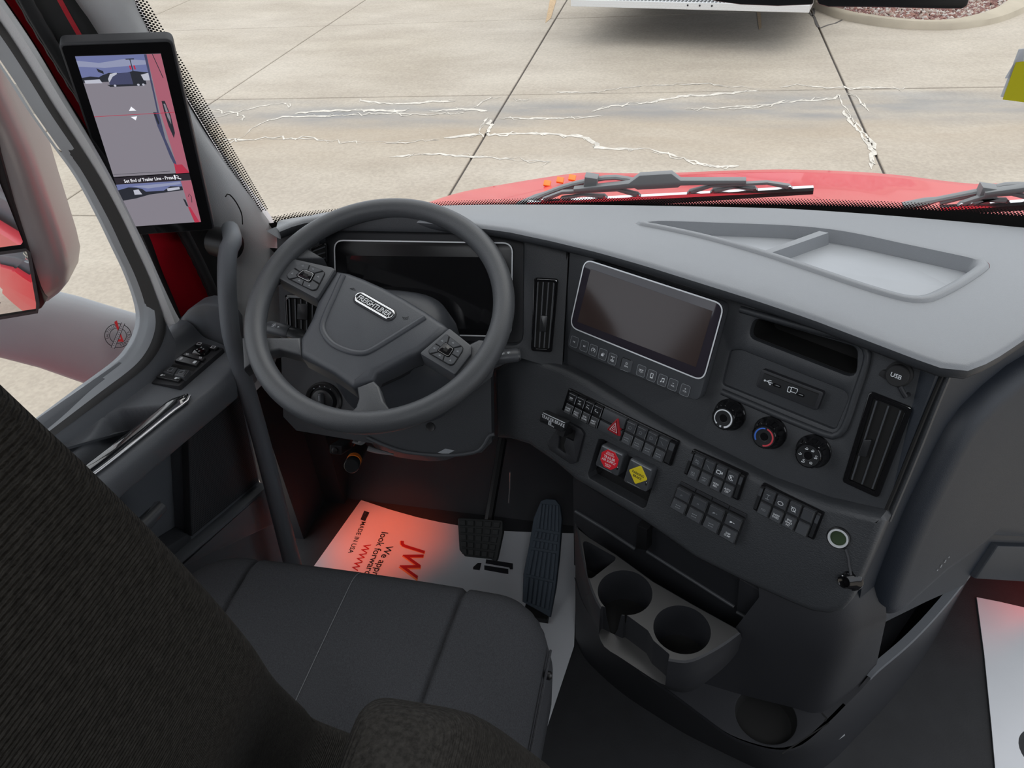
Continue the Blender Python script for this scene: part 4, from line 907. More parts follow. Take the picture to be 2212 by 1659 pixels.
valve([(-0.1802,-0.3038),(-0.1353,-0.3034),(-0.1371,-0.3484),(-0.1842,-0.3475)], .045, 'grey pull knob with red octagon reading TRAILER AIR SUPPLY', 'supply')
valve([(-0.1224,-0.3038),(-0.0779,-0.3061),(-0.0795,-0.3513),(-0.1251,-0.3518)], .045, 'grey pull knob with yellow diamond reading PARKING BRAKE', 'parking')

# rocker switches
def legend(m, t, cx, cy, w, h, an, hh):
    if t is None: return
    lines = t.split('/')
    for i, s_ in enumerate(lines):
        dy = (len(lines)-1)/2*.0042-i*.0042; x, y = cx-dy*math.sin(an), cy+dy*math.cos(an)
        if s_ == '-':
            for k in (-1, 0, 1): m.line([(x+k*.003-.0012, y), (x+k*.003+.0012, y)], .0011, hh)
        else: m.text(s_, x, y, .0040 if len(s_) > 4 else .0044, hh, an, sx=.85)
def glyph(m, k, x, y, hh):
    if k is None: return
    if k == 'dome': icon(m, 'dome', x, y, hh)
    elif k == 'foot': m.line([(x-.003, y+.003), (x+.003, y+.003)], .0006, hh); m.line([(x-.002, y+.003), (x, y+.001), (x+.002, y+.003)], .0006, hh); m.line([(x-.003, y-.003), (x+.003, y-.003), (x+.003, y-.001), (x, y-.001), (x-.003, y-.003)], .0006, hh)
    elif k == 'bunk': m.line([(x-.003, y+.003), (x+.002, y+.003)], .0006, hh); m.line([(x-.003, y-.003), (x-.003, y), (x-.001, y-.001), (x+.003, y-.003)], .0009, hh)
    elif k == 'moon': m.arc(x-.001, y+.001, .0025, .0008, hh, 90, 300, 10); m.line([(x+.001, y-.001), (x+.0035, y-.001), (x+.0022, y-.003), (x+.001, y-.001)], .0006, hh)
    elif k == 'lamp': m.arc(x, y, .0026, .0005, hh, 0, 360, 12); m.line([(x-.003, y-.003), (x-.001, y-.001)], .0005, hh)
    elif k == 'slash': m.line([(x-.003, y+.003), (x+.003, y-.003)], .0005, hh)
    elif k == 'car': m.line([(x-.0035, y-.002), (x-.0035, y), (x-.002, y+.002), (x+.002, y+.002), (x+.0035, y), (x+.0035, y-.002)], .0006, hh, True); m.line([(x-.003, y+.004), (x+.003, y-.004)], .0007, hh)
    elif k == 'camera': m.line(rnd(rect(x-.0015, y, .0065, .005), .001), .0011, hh, True); m.fill([(x+.0022, y), (x+.005, y+.0026), (x+.005, y-.0026)], hh)
    elif k == 'regen': m.text('R', x, y, .007, hh); m.arc(x, y, .0042, .0006, hh, 40, 320, 14); m.line([(x-.0035, y+.0042), (x+.0035, y-.0042)], .0006, hh)
    elif k == 'engine': m.line([(x-.004, y-.001), (x-.004, y+.001), (x-.002, y+.0025), (x+.0015, y+.0025), (x+.0035, y+.001), (x+.004, y-.001), (x+.002, y-.0028), (x-.002, y-.0028)], .0008, hh, True)
    elif k == 'brake': m.circ(x, y, .0032, .0008, hh, 14); m.line([(x-.004, y+.004), (x+.004, y-.004)], .0008, hh)
    elif k == 'diff':
        m.line([(x, y-.004), (x, y+.004)], .0006, hh)
        for d in (-.0035, .0035): m.line([(x-.003, y+d), (x+.003, y+d)], .0009, hh)
    elif k == 'truck': m.fill([(x-.004, y-.001), (x-.004, y+.0005), (x-.001, y+.0014), (x+.0005, y-.001)], hh); m.disc(x-.003, y-.0015, .0008, hh, 6); m.line([(x+.001, y), (x+.004, y-.0005)], .0007, hh)
    elif k == 'note': m.line([(x-.002, y-.001), (x-.002, y+.001), (x, y+.001), (x, y-.001)], .0007, hh)
def rocker(bank, F, Q, base, top, bot, name='rocker_switch', mats=('key', 'keydark', 'grey'), bright=False):
    """one rocker: an upper and a lower key tilted towards each other, with printed legends"""
    an = math.atan2(Q[1][1]-Q[0][1], Q[1][0]-Q[0][0])
    m = MB(F); m.mat(1); m.poly(quad(Q, 0, 1, 0, 1), base, base+.003)
    for k, (t0, t1) in enumerate(((.05, .46), (.55, .97))):
        q = quad(Q, .10, .90, t0, t1); hi, lo = base+.0098, base+.0078
        hs = [hi, hi, lo, lo] if k == 0 else [lo, lo, hi, hi]
        qi = inset(ccw(q), .0008)
        if area2(q) < 0: q_ = q[::-1]; hs = hs[::-1]
        else: q_ = q
        m.mat(0); m.loft([[(x, y, base+.002) for x, y in q_], [(x, y, h_-.0008) for (x, y), h_ in zip(q_, hs)], [(x, y, h_) for (x, y), h_ in zip(qi, hs)]], True, False, True)
        # bright side bevels
        m.mat(3); m.line([quadpt(Q, .93, t0), quadpt(Q, .93, t1)], .0012, base+.0075); m.line([quadpt(Q, .12, t0+.012), quadpt(Q, .88, t0+.012)], .0007, base+.0101 if k == 0 else base+.008)
        m.mat(2); c_ = quadpt(Q, .5, (t0+t1)/2)
        if k == 0: glyph(m, top, c_[0], c_[1], base+.0100)
        else: legend(m, bot, c_[0], c_[1], 0, 0, an, base+.0100)
    return build(m, name, [mats[0], mats[1], 'white' if bright else 'grey', 'satin'], bank, smooth=0, recalc=False)
def bank(Q, label, items, cells, flange=False):
    c_ = quadpt(Q, .5, .5); bk = thing('switch_bank', label, 'switch bank', at(STK, *c_, .03), 'dash switch banks')
    if not flange:
        b = MB(STK); b.poly(rnd(Q, .0025), .026, .0345, bev=.001); build(b, 'frame', 'gloss', bk)
    for (s0, s1), it in zip(cells, items):
        if it is None:
            q = quad(Q, s0, s1, .1, .9); b = MB(STK); b.poly(q, .032, .0385); b.mat(1); b.fill(quad(Q, s0, s1, .12, .4), .0388); build(b, 'end_piece', ['keydark', 'key'], bk, smooth=0); continue
        q = quad(Q, s0, s1, .02 if not flange else .1, .98 if not flange else .9)
        if flange:
            b = MB(STK); b.poly(quad(Q, s0, s1-.01, 0, 1), .03, .033, bev=.0006, seg=1); b.mat(1); b.poly(quad(Q, s0+.015, s1-.02, .09, .91), .033, .0355); build(b, 'flange', ['dark', 'gloss'], bk, smooth=0)
        rocker(bk, STK, q, .033 if not flange else .035, it[0], it[1], bright=it[2], mats=('keydark', 'gloss') if it[2] == 2 else ('key', 'keydark'))
    return bk
Q1 = [(-0.2733,-0.237),(-0.0512,-0.2461),(-0.0541,-0.2928),(-0.2784,-0.2816)]
e = [.03+.081*i for i in range(5)]; f_ = [.572+.0925*i for i in range(5)]
b1 = bank(Q1, 'long switch strip with red hazard triangle in its middle', [('dome', 'DOME/LIGHT', 2), ('foot', 'FOOT/WELL', 2), ('bunk', 'SLPR/DOME', 2), ('moon', 'AMBT/LIGHT', 2), ('lamp', '-/-', 0), ('lamp', '-/-', 0), ('lamp', '-/-', 0), ('slash', '-/-', 0), None],
     list(zip(e, e[1:]))+list(zip(f_, f_[1:]))+[(.945, .985)])
b = MB(STK); b.poly(quad(Q1, .362, .565, .04, .47), .033, .041, bev=.001); b.poly(quad(Q1, .362, .565, .56, .96), .033, .041, bev=.001); hzr = build(b, 'hazard_rocker', 'key', b1)
hz = [(-0.1626,-0.2465),(-0.1504,-0.2771),(-0.1772,-0.2745)]
b = MB(STK); b.poly(rnd(hz, .002), .036, .047, bev=.0025); b.mat(1); cx, cy = sum(p[0] for p in hz)/3, sum(p[1] for p in hz)/3
sc_ = lambda k: [(cx+(x-cx)*k, cy+(y-cy)*k) for x, y in hz]
b.line(sc_(.52), .0014, .0474, True); b.line(sc_(.22), .0010, .0474, True); build(b, 'hazard_triangle', ['hazard', 'white'], hzr)
g4 = [.07+.208*i for i in range(5)]
bank([(-0.0264,-0.2486),(0.0676,-0.2508),(0.0668,-0.2984),(-0.0296,-0.2951)], 'four-switch bank with camera symbol and AUTO OFF, near the knobs', [None, ('car', 'LKA/OFF', 0), ('slash', '-/OFF', 0), ('camera', 'VIDEO/REC', 1), ('regen', 'AUTO/OFF', 1), None], [(.01, .06)]+list(zip(g4, g4[1:]))+[(.915, .97)])
bank([(0.0927,-0.2542),(0.1897,-0.2571),(0.1887,-0.305),(0.0914,-0.301)], 'four-switch bank with engine symbol, closest to the round socket', [None, ('diff', 'PTO', 0), ('engine', 'SHDN/OVRD', 1), ('brake', 'ENG/BRAKE/INT', 1), (None, None, 0), None], [(.01, .06)]+list(zip(g4, g4[1:]))+[(.915, .97)])
g5 = [.25*i for i in range(5)]
bank([(-0.0321,-0.311),(0.0862,-0.3147),(0.0835,-0.3729),(-0.0371,-0.3631)], 'row of four separate black rocker switches at the panel bottom edge', [('note', '-/-', 0), ('note', '-/-', 0), ('truck', '-/-', 0), ('truck', 'SUSP/DUMP', 1)], list(zip(g5, g5[1:])), True)

# round power socket and its dangling cap
sk = [(0.2186,-0.2852)][0]
t = thing('power_socket', 'round chrome-ringed power socket near the lower panel corner', 'socket', at(STK, *sk, .03))
b = MB(STK); b.lathe([(.0165, .029), (.0165, .034), (.0150, .0355), (.0145, .035)], sk[0], sk[1], 32, cap1=False); build(b, 'collar', 'black', t)
b = MB(STK); b.lathe([(.0148, .0345), (.0142, .0365), (.0120, .0365), (.0112, .034)], sk[0], sk[1], 32, cap1=False); build(b, 'chrome_ring', 'chromeline', t)
b = MB(STK); b.lathe([(.0115, .0345), (.0112, .031), (.003, .0305)], sk[0], sk[1], 24); build(b, 'socket_well', 'socketin', t)
ck = [(0.2756,0.7848,0.6089)][0]
CF = [tuple(ck), STK[1], STK[2], STK[3]]
t = thing('socket_cap', 'shiny dark socket cap dangling by a strap below the power socket', 'socket cap', ck)
b = MB(CF); b.fr([tuple(ck), tuple((Vector(STK[1])*.9-Vector(STK[2])*.25-Vector(STK[3])*.3).normalized()), tuple((Vector(STK[2])).normalized()), tuple((Vector(STK[3])*.85-Vector(STK[1])*.5).normalized())])
b.lathe([(.0145, -.006), (.0150, -.004), (.0150, -.001), (.0105, .001), (.0100, .013), (.0085, .014), (.0082, .004), (.001, .003)], 0, 0, 28); build(b, 'cap', 'gloss', t)
b = MB(); b.tube([(0.2621,0.8059,0.6523),(0.267,0.7994,0.6426),(0.2697,0.7935,0.6316),(0.2737,0.7867,0.6199)], .0026, 8, flat=.5); build(b, 'strap', 'dark', t)

# ---------------------------------------------------------------- passenger side of the dash
b = MB(PAS); b.poly([(0.0703,0.2383),(0.1291,0.237),(0.2324,0.2563),(0.3711,0.2234),(1.0093,-0.6547),(0.7278,-0.5904),(0.4763,-0.4188),(0.3658,-0.346),(0.2757,-0.2874),(0.2697,-0.3055),(0.1602,-0.2796),(0.0598,-0.2608),(0.019,-0.2443),(-0.0192,-0.2036),(-0.019,-0.0948),(0.0009,-0.0049)], -.03, 0, back=False); build(b, 'side_fascia', 'dash2', dash)
b = MB(); P_ = [(0.3558,0.9144,0.9038),(0.3476,0.8995,0.8577),(0.3386,0.8817,0.7982),(0.3284,0.8628,0.7387),(0.3181,0.8447,0.6845)]; b.tube(smooth_line(P_, 12), .010, 10, flat=.5); build(b, 'edge_strip', 'lower', dash)
b = MB(); P_ = [(0.3468,0.9072,0.9045),(0.3382,0.8925,0.8623),(0.3282,0.8739,0.8038),(0.3187,0.8557,0.7443),(0.3087,0.8381,0.692)]; b.tube(smooth_line(P_, 12), .003, 6); build(b, 'edge_seam', 'void', dash)
gb = thing('glove_box', 'bulging dark glove box door at the right side of the dash', 'glove box', at(PAS, .2, 0))
G_ = [(0.3632,0.1615),(0.2854,0.1677),(0.2266,0.164),(0.1749,0.1505),(0.1357,0.1325),(0.1122,0.1115),(0.0954,0.0832),(0.0763,0.0428),(0.0534,-0.0057),(0.032,-0.0663),(0.0143,-0.1275),(0.0067,-0.1729),(0.0135,-0.1981),(0.0341,-0.2181),(0.0597,-0.2234),(0.1009,-0.2127),(0.1529,-0.1977),(0.2174,-0.1944),(0.2709,-0.1834),(0.5986,-0.3755)]
b = MB(PAS); b.poly(G_, -.02, .028, bev=.03, seg=5); build(b, 'lid', 'dash2', gb, smooth=60)
b = MB(PAS); b.line([(0.2648,0.1458),(0.2062,0.1316),(0.1641,0.1111),(0.1403,0.0876),(0.1228,0.0582),(0.103,0.0121),(0.0791,-0.0382),(0.0567,-0.1011),(0.0375,-0.1612),(0.0307,-0.2089),(0.0393,-0.2382)], .008, .001); build(b, 'gap', 'void', gb, recalc=False)
b = MB(PAS); b.poly([(0.3202,-0.233),(0.645,-0.4255),(0.7154,-0.5859),(0.464,-0.4111),(0.2771,-0.2877)], -.02, .012, bev=.004); build(b, 'lower_lid', 'dash2', gb)
b = MB(PAS)
for k in range(6):
    q = lerp([(0.1183,-0.1549)][0], [(0.1387,-0.1409)][0], k/5); b.disc(q[0]+(k % 2)*.003, q[1], .0016, .0295, 6)
build(b, 'small_marks', 'grey', gb, smooth=0, recalc=False)
# ================================================================== STEERING
def cut(o, cutters):
    """subtract closed meshes from o, keeping o's data and properties"""
    for c in cutters:
        d = o.modifiers.new('cut', 'BOOLEAN'); d.operation = 'DIFFERENCE'; d.object = c; d.solver = 'EXACT'
    dg = bpy.context.evaluated_depsgraph_get(); me = bpy.data.meshes.new_from_object(o.evaluated_get(dg))
    o.modifiers.clear(); o.data = me
    for c in cutters: bpy.data.objects.remove(c)
    me.shade_smooth(); me.set_sharp_from_angle(angle=math.radians(38))
sw = thing('steering_wheel', 'black four-spoke steering wheel with oval chrome badge', 'steering wheel', WHR[0])
b = MB(WHR); b.tube([(.2100*math.cos(2*PI*i/96), .2100*math.sin(2*PI*i/96), 0) for i in range(96)], .0182, 16, closed=True); build(b, 'rim', 'wheel', sw, smooth=80)
H_ = -.012
def spoke(P, name='spoke', h0=-.030, h1=-.004, m_='wheel', bev=.0045):
    m = MB(WHR); m.poly(P, h0, h1, bev=bev, seg=3); return build(m, name, m_, sw)
spoke([(-0.1747,-0.1569),(-0.0863,-0.1088),(-0.0634,-0.1353),(-0.1037,-0.1445),(-0.122,-0.1614),(-0.1262,-0.1855),(-0.1321,-0.2025)])
spoke([(0.0528,-0.1372),(0.0698,-0.1146),(0.0835,-0.1184),(0.1054,-0.1362),(0.1314,-0.1475),(0.1066,-0.1758),(0.0686,-0.1861),(0.072,-0.1658),(0.0672,-0.1518)])
spoke([(-0.2161,-0.0601),(-0.2021,-0.0307),(-0.1948,0.0155),(-0.1503,0.039),(-0.1865,0.0425),(-0.2138,0.0395),(-0.2321,-0.0043)])
spoke([(0.1697,0.0166),(0.1784,0.0312),(0.2073,0.042),(0.2242,-0.0068),(0.2094,-0.0527),(0.1774,-0.044)])
pad = [(-0.1146,0.0292),(-0.0934,0.0361),(-0.0614,0.039),(-0.0181,0.0406),(0.0265,0.0391),(0.073,0.035),(0.1101,0.0295),(0.1248,0.0253),(0.1068,-0.037),(0.0961,-0.0496),(0.0838,-0.0729),(0.066,-0.1),(0.0692,-0.1135),(0.0498,-0.1402),(0.0437,-0.1408),(0.0024,-0.1359),(-0.0628,-0.1365),(-0.0681,-0.1335),(-0.0852,-0.1119),(-0.0886,-0.0924),(-0.094,-0.0676),(-0.1056,-0.0371)]
b = MB(WHR); b.poly(pad, -.045, -.002, bev=.012, seg=4); build(b, 'centre_pad', 'hub', sw, smooth=50)
b = MB(WHR); b.poly(inset(ccw(pad), .012), -.075, -.03); build(b, 'pad_underside', 'dark', sw)
P_ = [(-0.5703,1.0653,0.9044),(-0.5728,1.0484,0.8967),(-0.5756,1.0223,0.8847),(-0.5789,0.9958,0.8725),(-0.5794,0.9742,0.8624),(-0.5726,0.9604,0.8554),(-0.5531,0.9447,0.8465),(-0.5264,0.9366,0.8406),(-0.5029,0.9353,0.8381),(-0.4865,0.9416,0.8397),(-0.4546,0.97,0.8505),(-0.429,0.9938,0.8596),(-0.411,1.011,0.8662)]; b = MB(); b.tube(smooth_line(P_, 60), .0058, 8); build(b, 'pad_ridge', 'hub', sw, smooth=80)
# badge
EC = [(-0.0089,-0.0006)][0]; ea, eb = [Vector(p) for p in [(-0.0509,0.002),(0.0317,-0.0025)]]; el = (eb-ea).length; ea_ = math.atan2(eb.y-ea.y, eb.x-ea.x)
def stadium(L_, w, n=10):
    r = w/2; a = L_/2-r; P = [(a+r*math.cos(t), r*math.sin(t)) for t in [-PI/2+PI*i/n for i in range(n+1)]]+[(-a+r*math.cos(t), r*math.sin(t)) for t in [PI/2+PI*i/n for i in range(n+1)]]
    return [(EC[0]+x*math.cos(ea_)-y*math.sin(ea_), EC[1]+x*math.sin(ea_)+y*math.cos(ea_)) for x, y in P]
b = MB(WHR); b.poly(stadium(el*1.06, .026), -.006, -.0005, bev=.002); build(b, 'badge_recess', 'dark', sw)
b = MB(WHR); b.poly(stadium(el, .0205), -.004, .0022, holes=[stadium(el-.007, .0135)], bev=.0016, hbev=.001, hd=.003); bdg = build(b, 'badge_rim', 'chrome', sw)
b = MB(WHR); b.fill(stadium(el-.006, .0145), .0004); b.mat(1); b.text('FREIGHTLINER', EC[0], EC[1], .0135, .0016, ea_, sx=.80, shear=.15); build(b, 'badge_lettering', ['keydark', 'chromeline'], bdg, smooth=0, recalc=False)
for P in ([(-0.0685,0.0084),(-0.0634,0.0123),(-0.057,0.0103),(-0.0638,0.0088)], [(0.0436,0.005),(0.0506,0.0057),(0.0527,0.0109),(0.0544,0.0057),(0.0489,0.0027)]):
    b = MB(WHR); b.line(P, .001, -.0015, True); build(b, 'horn_mark', 'void', sw, smooth=0, recalc=False)
# control pods
def pod(Q, KQ, nav, lab):
    m = MB(WHR); m.poly(rnd(Q, .004), -.034, .002, bev=.003); bz = build(m, 'control_bezel', 'key', sw, label=lab)
    m = MB(WHR); m.poly(rnd(KQ, .006), 0, .003); build(m, 'key_gap', 'void', bz, smooth=0)
    K = rnd(KQ, .006, 6); cx, cy = nav
    kq = inset(ccw(K), .0008); n = len(kq)
    # six keys round a square pad: cut the ring into sectors
    ang = [math.atan2(y-cy, x-cx) for x, y in kq]
    cuts = [math.radians(a) for a in (-22+math.degrees(0), 22, 68, 112, 158, 202, 248, 292)]
    import bisect
    def ray(a):
        d = Vector((math.cos(a), math.sin(a))); best = None
        for i in range(n):
            p, q = Vector(kq[i])-Vector(nav), Vector(kq[(i+1) % n])-Vector(nav); e_ = q-p; den = d.x*e_.y-d.y*e_.x
            if abs(den) < 1e-12: continue
            t = (p.x*e_.y-p.y*e_.x)/den; u = (p.x*d.y-p.y*d.x)/den
            if t > 0 and -1e-6 <= u <= 1+1e-6 and (best is None or t < best): best = t
        return best or .01
    for a0, a1 in ((25, 90), (90, 155), (155, 205), (205, 270), (270, 335), (335, 385)):
        A = [math.radians(a0+3+(a1-a0-6)*k/8)+PAN for k in range(9)]
        out = [(cx+ray(a)*math.cos(a), cy+ray(a)*math.sin(a)) for a in A]; inn = [(cx+ray(a)*.50*math.cos(a), cy+ray(a)*.50*math.sin(a)) for a in A]
        m = MB(WHR); P = out+inn[::-1]; m.poly(P, .001, .0048, bev=.0007, seg=1)
        am = A[4]; r = ray(am)*.76; m.mat(1); m.line([(cx+r*math.cos(am)-.002, cy+r*math.sin(am)), (cx+r*math.cos(am)+.002, cy+r*math.sin(am))], .0009, .005); m.line([(cx+r*math.cos(am)-.001, cy+r*math.sin(am)+.0016), (cx+r*math.cos(am)+.001, cy+r*math.sin(am)+.0016)], .0007, .005)
        build(m, 'key', ['key', 'grey'], bz, smooth=0, recalc=False)
    kk = [(cx+(x-cx)*.44, cy+(y-cy)*.44) for x, y in rnd(KQ, .008, 6)]
    m = MB(WHR); m.poly(kk, .001, .0052, bev=.0012); build(m, 'nav_pad', 'gloss', bz)
    m = MB(WHR); m.line([(cx+(x-cx)*.40, cy+(y-cy)*.40) for x, y in rnd(KQ, .008, 6)], .0006, .0055, True); m.mat(1); m.fill([(cx+(x-cx)*.15, cy+(y-cy)*.15) for x, y in rnd(KQ, .008, 6)], .0056); build(m, 'nav_outline', ['satin', 'void'], bz, smooth=0, recalc=False)
PAN = 0.35
pod([(-0.1902,0.0113),(-0.1207,0.0283),(-0.1126,0.0271),(-0.104,-0.0371),(-0.1969,-0.0353),(-0.1934,0.0074)], [(-0.1742,0.0085),(-0.1621,0.0116),(-0.1316,0.0146),(-0.1224,0.0119),(-0.1143,-0.0236),(-0.1208,-0.0282),(-0.1738,-0.0286),(-0.1816,-0.024)], [(-0.1492,-0.0089)][0], None)
pod([(0.1266,0.0236),(0.1777,0.0128),(0.1846,-0.0009),(0.1821,-0.0451),(0.1096,-0.0399)], [(0.1302,0.0106),(0.1673,0.0033),(0.1704,-0.0028),(0.1712,-0.0302),(0.1673,-0.0352),(0.1238,-0.033),(0.1205,-0.0281),(0.1278,0.0073)], [(0.1455,-0.0154)][0], None)
b = MB(WHR); b.lathe([(.045, -.30), (.045, -.05)], n=24, cap0=True); build(b, 'hub_shaft', 'black', sw)

sc = thing('steering_shroud', 'dark steering column shroud behind the steering wheel with two stalks', 'steering column', at(WHR, 0, 0, -.2))
b = MB(WHR)
secs = []
for h, a, c_, oy in ((-.052, .06, .055, 0), (-.056, .085, .07, .0), (-.07, .105, .082, .0), (-.11, .118, .088, -.005), (-.18, .122, .09, -.01), (-.28, .12, .09, -.015), (-.42, .115, .09, -.02)):
    secs.append([((abs(math.cos(t))**.7*math.copysign(1, math.cos(t)))*a, oy+(abs(math.sin(t))**.7*math.copysign(1, math.sin(t)))*c_, h) for t in [2*PI*k/36 for k in range(36)]])
b.loft([[(x*math.cos(.375)-y*math.sin(.375), x*math.sin(.375)+y*math.cos(.375), h) for x, y, h in q] for q in secs], True, True, True); build(b, 'shroud', 'hub', sc, smooth=60)
def stalk(P, r, lab, mk):
    s_ = thing('column_stalk', lab, 'stalk', P[-1], 'steering column stalks')
    m = MB(); m.tube(smooth_line(P, 12), [r*.7]*3+[r*.85]*3+[r]*6, 12, flat=.75); build(m, 'lever', 'keydark', s_)
    e0, e1 = Vector(P[-2]), Vector(P[-1]); d = (e1-e0).normalized()
    m = MB(); m.tube([e1-d*.045, e1-d*.040, e1-d*.004, e1+d*.002], [r*1.02, r*1.12, r*1.12, r*.8], 14, flat=.8); build(m, 'end_cap', 'key', s_)
    o_ = e1-d*.022; nn = Vector(WHR[3]); uu = d if d.x > 0 else -d; vv = nn.cross(uu).normalized(); nn = uu.cross(vv).normalized()
    m = MB([tuple(o_+nn*(r*.92)), tuple(uu), tuple(vv), tuple(nn)]); mk(m); build(m, 'symbols', 'white', s_, smooth=0, recalc=False)
def mk1(m):
    m.line([(-.009, .000), (-.007, .003), (-.003, .003), (-.001, 0)], .0006, 0, True); m.line([(-.006, -.002), (-.004, .005)], .0006, 0); m.line([(-.009, -.002), (-.002, -.003)], .0006, 0); m.fill([(.003, .001), (.007, -.0005), (.003, -.002)], 0)
def mk2(m):
    for x in (-.006, .004): m.arc(x, 0, .0016, .0008, 0, 90, 270, 6); m.line([(x, -.0016), (x, .0016)], .0006, 0); m.line([(x+.001, .001), (x+.003, .001)], .0006, 0); m.line([(x+.001, -.001), (x+.003, -.001)], .0006, 0)
stalk([(-0.5928,1.0149,0.7923),(-0.6436,1.0232,0.8003),(-0.6847,1.027,0.8053),(-0.7234,1.0304,0.81)], .0125, 'left column stalk with white wiper symbol beside the slatted vent', mk1)
stalk([(-0.3564,1.0154,0.7737),(-0.3182,1.0284,0.7768),(-0.2874,1.0379,0.7787),(-0.2627,1.0448,0.78)], .0125, 'right column stalk with white lamp symbols below the driver display', mk2)

# knee panel details
ls = thing('headlamp_switch', 'round black headlamp rotary switch below the steering wheel left side', 'switch', at(CLU, *([(-0.4656,-0.3042)][0])))
c_ = [(-0.463,-0.3009)][0]
b = MB(CLU); b.lathe([(.036, -.01), (.036, .003), (.033, .0055), (.028, .004), (.027, .0)], c_[0], c_[1], 36); build(b, 'bezel', 'black', ls)
b = MB(CLU); b.lathe([(.024, 0), (.022, .010), (.020, .0115)], c_[0], c_[1], 32); build(b, 'dial', 'keydark', ls)
b = MB(CLU); b.poly(rnd(rect(c_[0], c_[1], .009, .036), .003), .01, .022, bev=.003); build(b, 'grip', 'key', ls)
b = MB(CLU); b.line([(c_[0], c_[1]+.004), (c_[0], c_[1]+.014)], .0018, .0224); b.circ(c_[0], c_[1]-.013, .0014, .0005, .0224, 8)
for a in (55, 80, 100, 125): b.disc(c_[0]+.0285*math.cos(math.radians(a)), c_[1]+.0285*math.sin(math.radians(a)), .0013, .0058, 6)
build(b, 'symbols', 'grey', ls, smooth=0, recalc=False)
b = MB(); P_ = [(-0.5626,1.0001,0.5897),(-0.5278,0.9965,0.5773),(-0.4822,0.9947,0.5672),(-0.4101,0.9987,0.565),(-0.357,1.0061,0.5726),(-0.338,1.0127,0.5833),(-0.3264,1.0232,0.6032),(-0.3161,1.0257,0.6068)]; b.tube(smooth_line(P_, 30), .0035, 8); build(b, 'knee_panel_edge', 'key', dash, smooth=80)
b = MB(CLU); q = [(-0.2539,-0.3433)][0]; b.lathe([(.009, .0), (.0085, .002), (.005, .001)], q[0], q[1], 16); build(b, 'access_plug', 'black', dash)
b = MB(CLU); b.fill([(-0.2409,-0.3931),(-0.2255,-0.3841),(-0.2076,-0.3868),(-0.2221,-0.3957)], .0012); build(b, 'white_label', 'grey', dash, smooth=0, recalc=False)
hk = thing('tilt_release', 'small grey hooked release lever under the steering wheel', 'lever', [(-0.5794,1.02,0.5517)][0])
b = MB(); b.tube(smooth_line([(-0.6056,1.02,0.5568),(-0.5966,1.02,0.5531),(-0.5851,1.02,0.557),(-0.5758,1.02,0.5704),(-0.5648,1.02,0.5778)], 10), [.003]*3+[.005]*7, 8); build(b, 'lever', 'metalgrey', hk)
b = MB(); b.tube([(-0.5819,1.03,0.5323),(-0.5662,1.03,0.527),(-0.53,1.03,0.5219)], [.006, .005, .002], 8); build(b, 'tip', 'metalgrey', hk)
kn = thing('orange_ring_knob', 'black knurled knob with orange ring under the dash', 'knob', [(-0.6751,1.12,0.3933)][0])
p0, p1 = Vector([(-0.6851,1.16,0.3829)][0]), Vector([(-0.6595,1.08,0.4238)][0]); d = (p1-p0).normalized(); x_ = d.cross(Vector((0, 0, 1))).normalized()
KF = [tuple(p0), tuple(x_), tuple(d.cross(x_)), tuple(d)]; L_ = (p1-p0).length
b = MB(KF); b.lathe([(.016, -.05), (.016, L_*.45)], n=20); build(b, 'collar', 'black', kn)
b = MB(KF); b.lathe([(.0145, L_*.45), (.0165, L_*.5), (.0165, L_*.7), (.0145, L_*.72)], n=20); build(b, 'orange_ring', 'orange', kn)
b = MB(KF); b.lathe([(.0155, L_*.72), (.0165, L_*.75), (.0165, L_*.97), (.015, L_)], n=20); build(b, 'grip', 'keydark', kn)
pl = thing('diagnostic_plug', 'small black plug socket under the dash left of the orange ringed knob', 'plug', [(-0.7239,1.14,0.4101)][0])
p0 = Vector([(-0.7245,1.14,0.4072)][0]); b = MB([tuple(p0), (1, 0, 0), (0, .45, .9), (0, -.9, .45)]); b.poly(rnd(rect(0, 0, .03, .022), .005), -.05, 0, bev=.002); b.lathe([(.007, 0), (.007, .006), (.004, .008)], n=12); build(b, 'body', 'dark', pl)

# ================================================================== PEDALS
pa = thing('accelerator_pedal', 'tall blue-black ribbed accelerator pedal hinged at the floor', 'pedal', at(ACC, 0, 0))
AP = [(-0.0222,0.2652),(-0.0094,0.2722),(0.0131,0.2725),(0.0258,0.2595),(0.0336,0.2296),(0.0366,0.143),(0.0362,0.0682),(0.0307,0.0001),(-0.0386,0.0263),(-0.0441,0.0897),(-0.0386,0.1553),(-0.0352,0.2216)]
b = MB(ACC); b.poly(AP, -.022, 0, bev=.004); pad_a = build(b, 'pad', 'pedal', pa)
def rib_rows(y0, y1, x0, x1, n):
    for k in range(n):
        a = lerp(x0, x1, 0); s0 = (k+.12)/n; s1 = (k+.88)/n
        TL, TR = lerp(y0[0], y0[1], s0), lerp(y0[0], y0[1], s1); BL, BR = lerp(y1[0], y1[1], s0), lerp(y1[0], y1[1], s1)
        m = MB(ACC); m.poly([TL, TR, BR, BL], -.001, .005, bev=.001, seg=1); build(m, 'rib', 'pedal', pad_a, smooth=0)
rows = [([(-0.0237,0.2583),(0.0236,0.2593)], [(-0.0258,0.1995),(0.0306,0.1965)]), ([(-0.0273,0.1928),(0.0301,0.191)], [(-0.0298,0.1761),(0.0299,0.1735)]), ([(-0.0303,0.1705),(0.0294,0.1681)], [(-0.0317,0.154),(0.0301,0.1519)]), ([(-0.0322,0.1485),(0.0296,0.1465)], [(-0.0375,0.0905),(0.031,0.0845)]), ([(-0.038,0.0851),(0.0305,0.0791)], [(-0.0368,0.0298),(0.0278,0.0164)])]
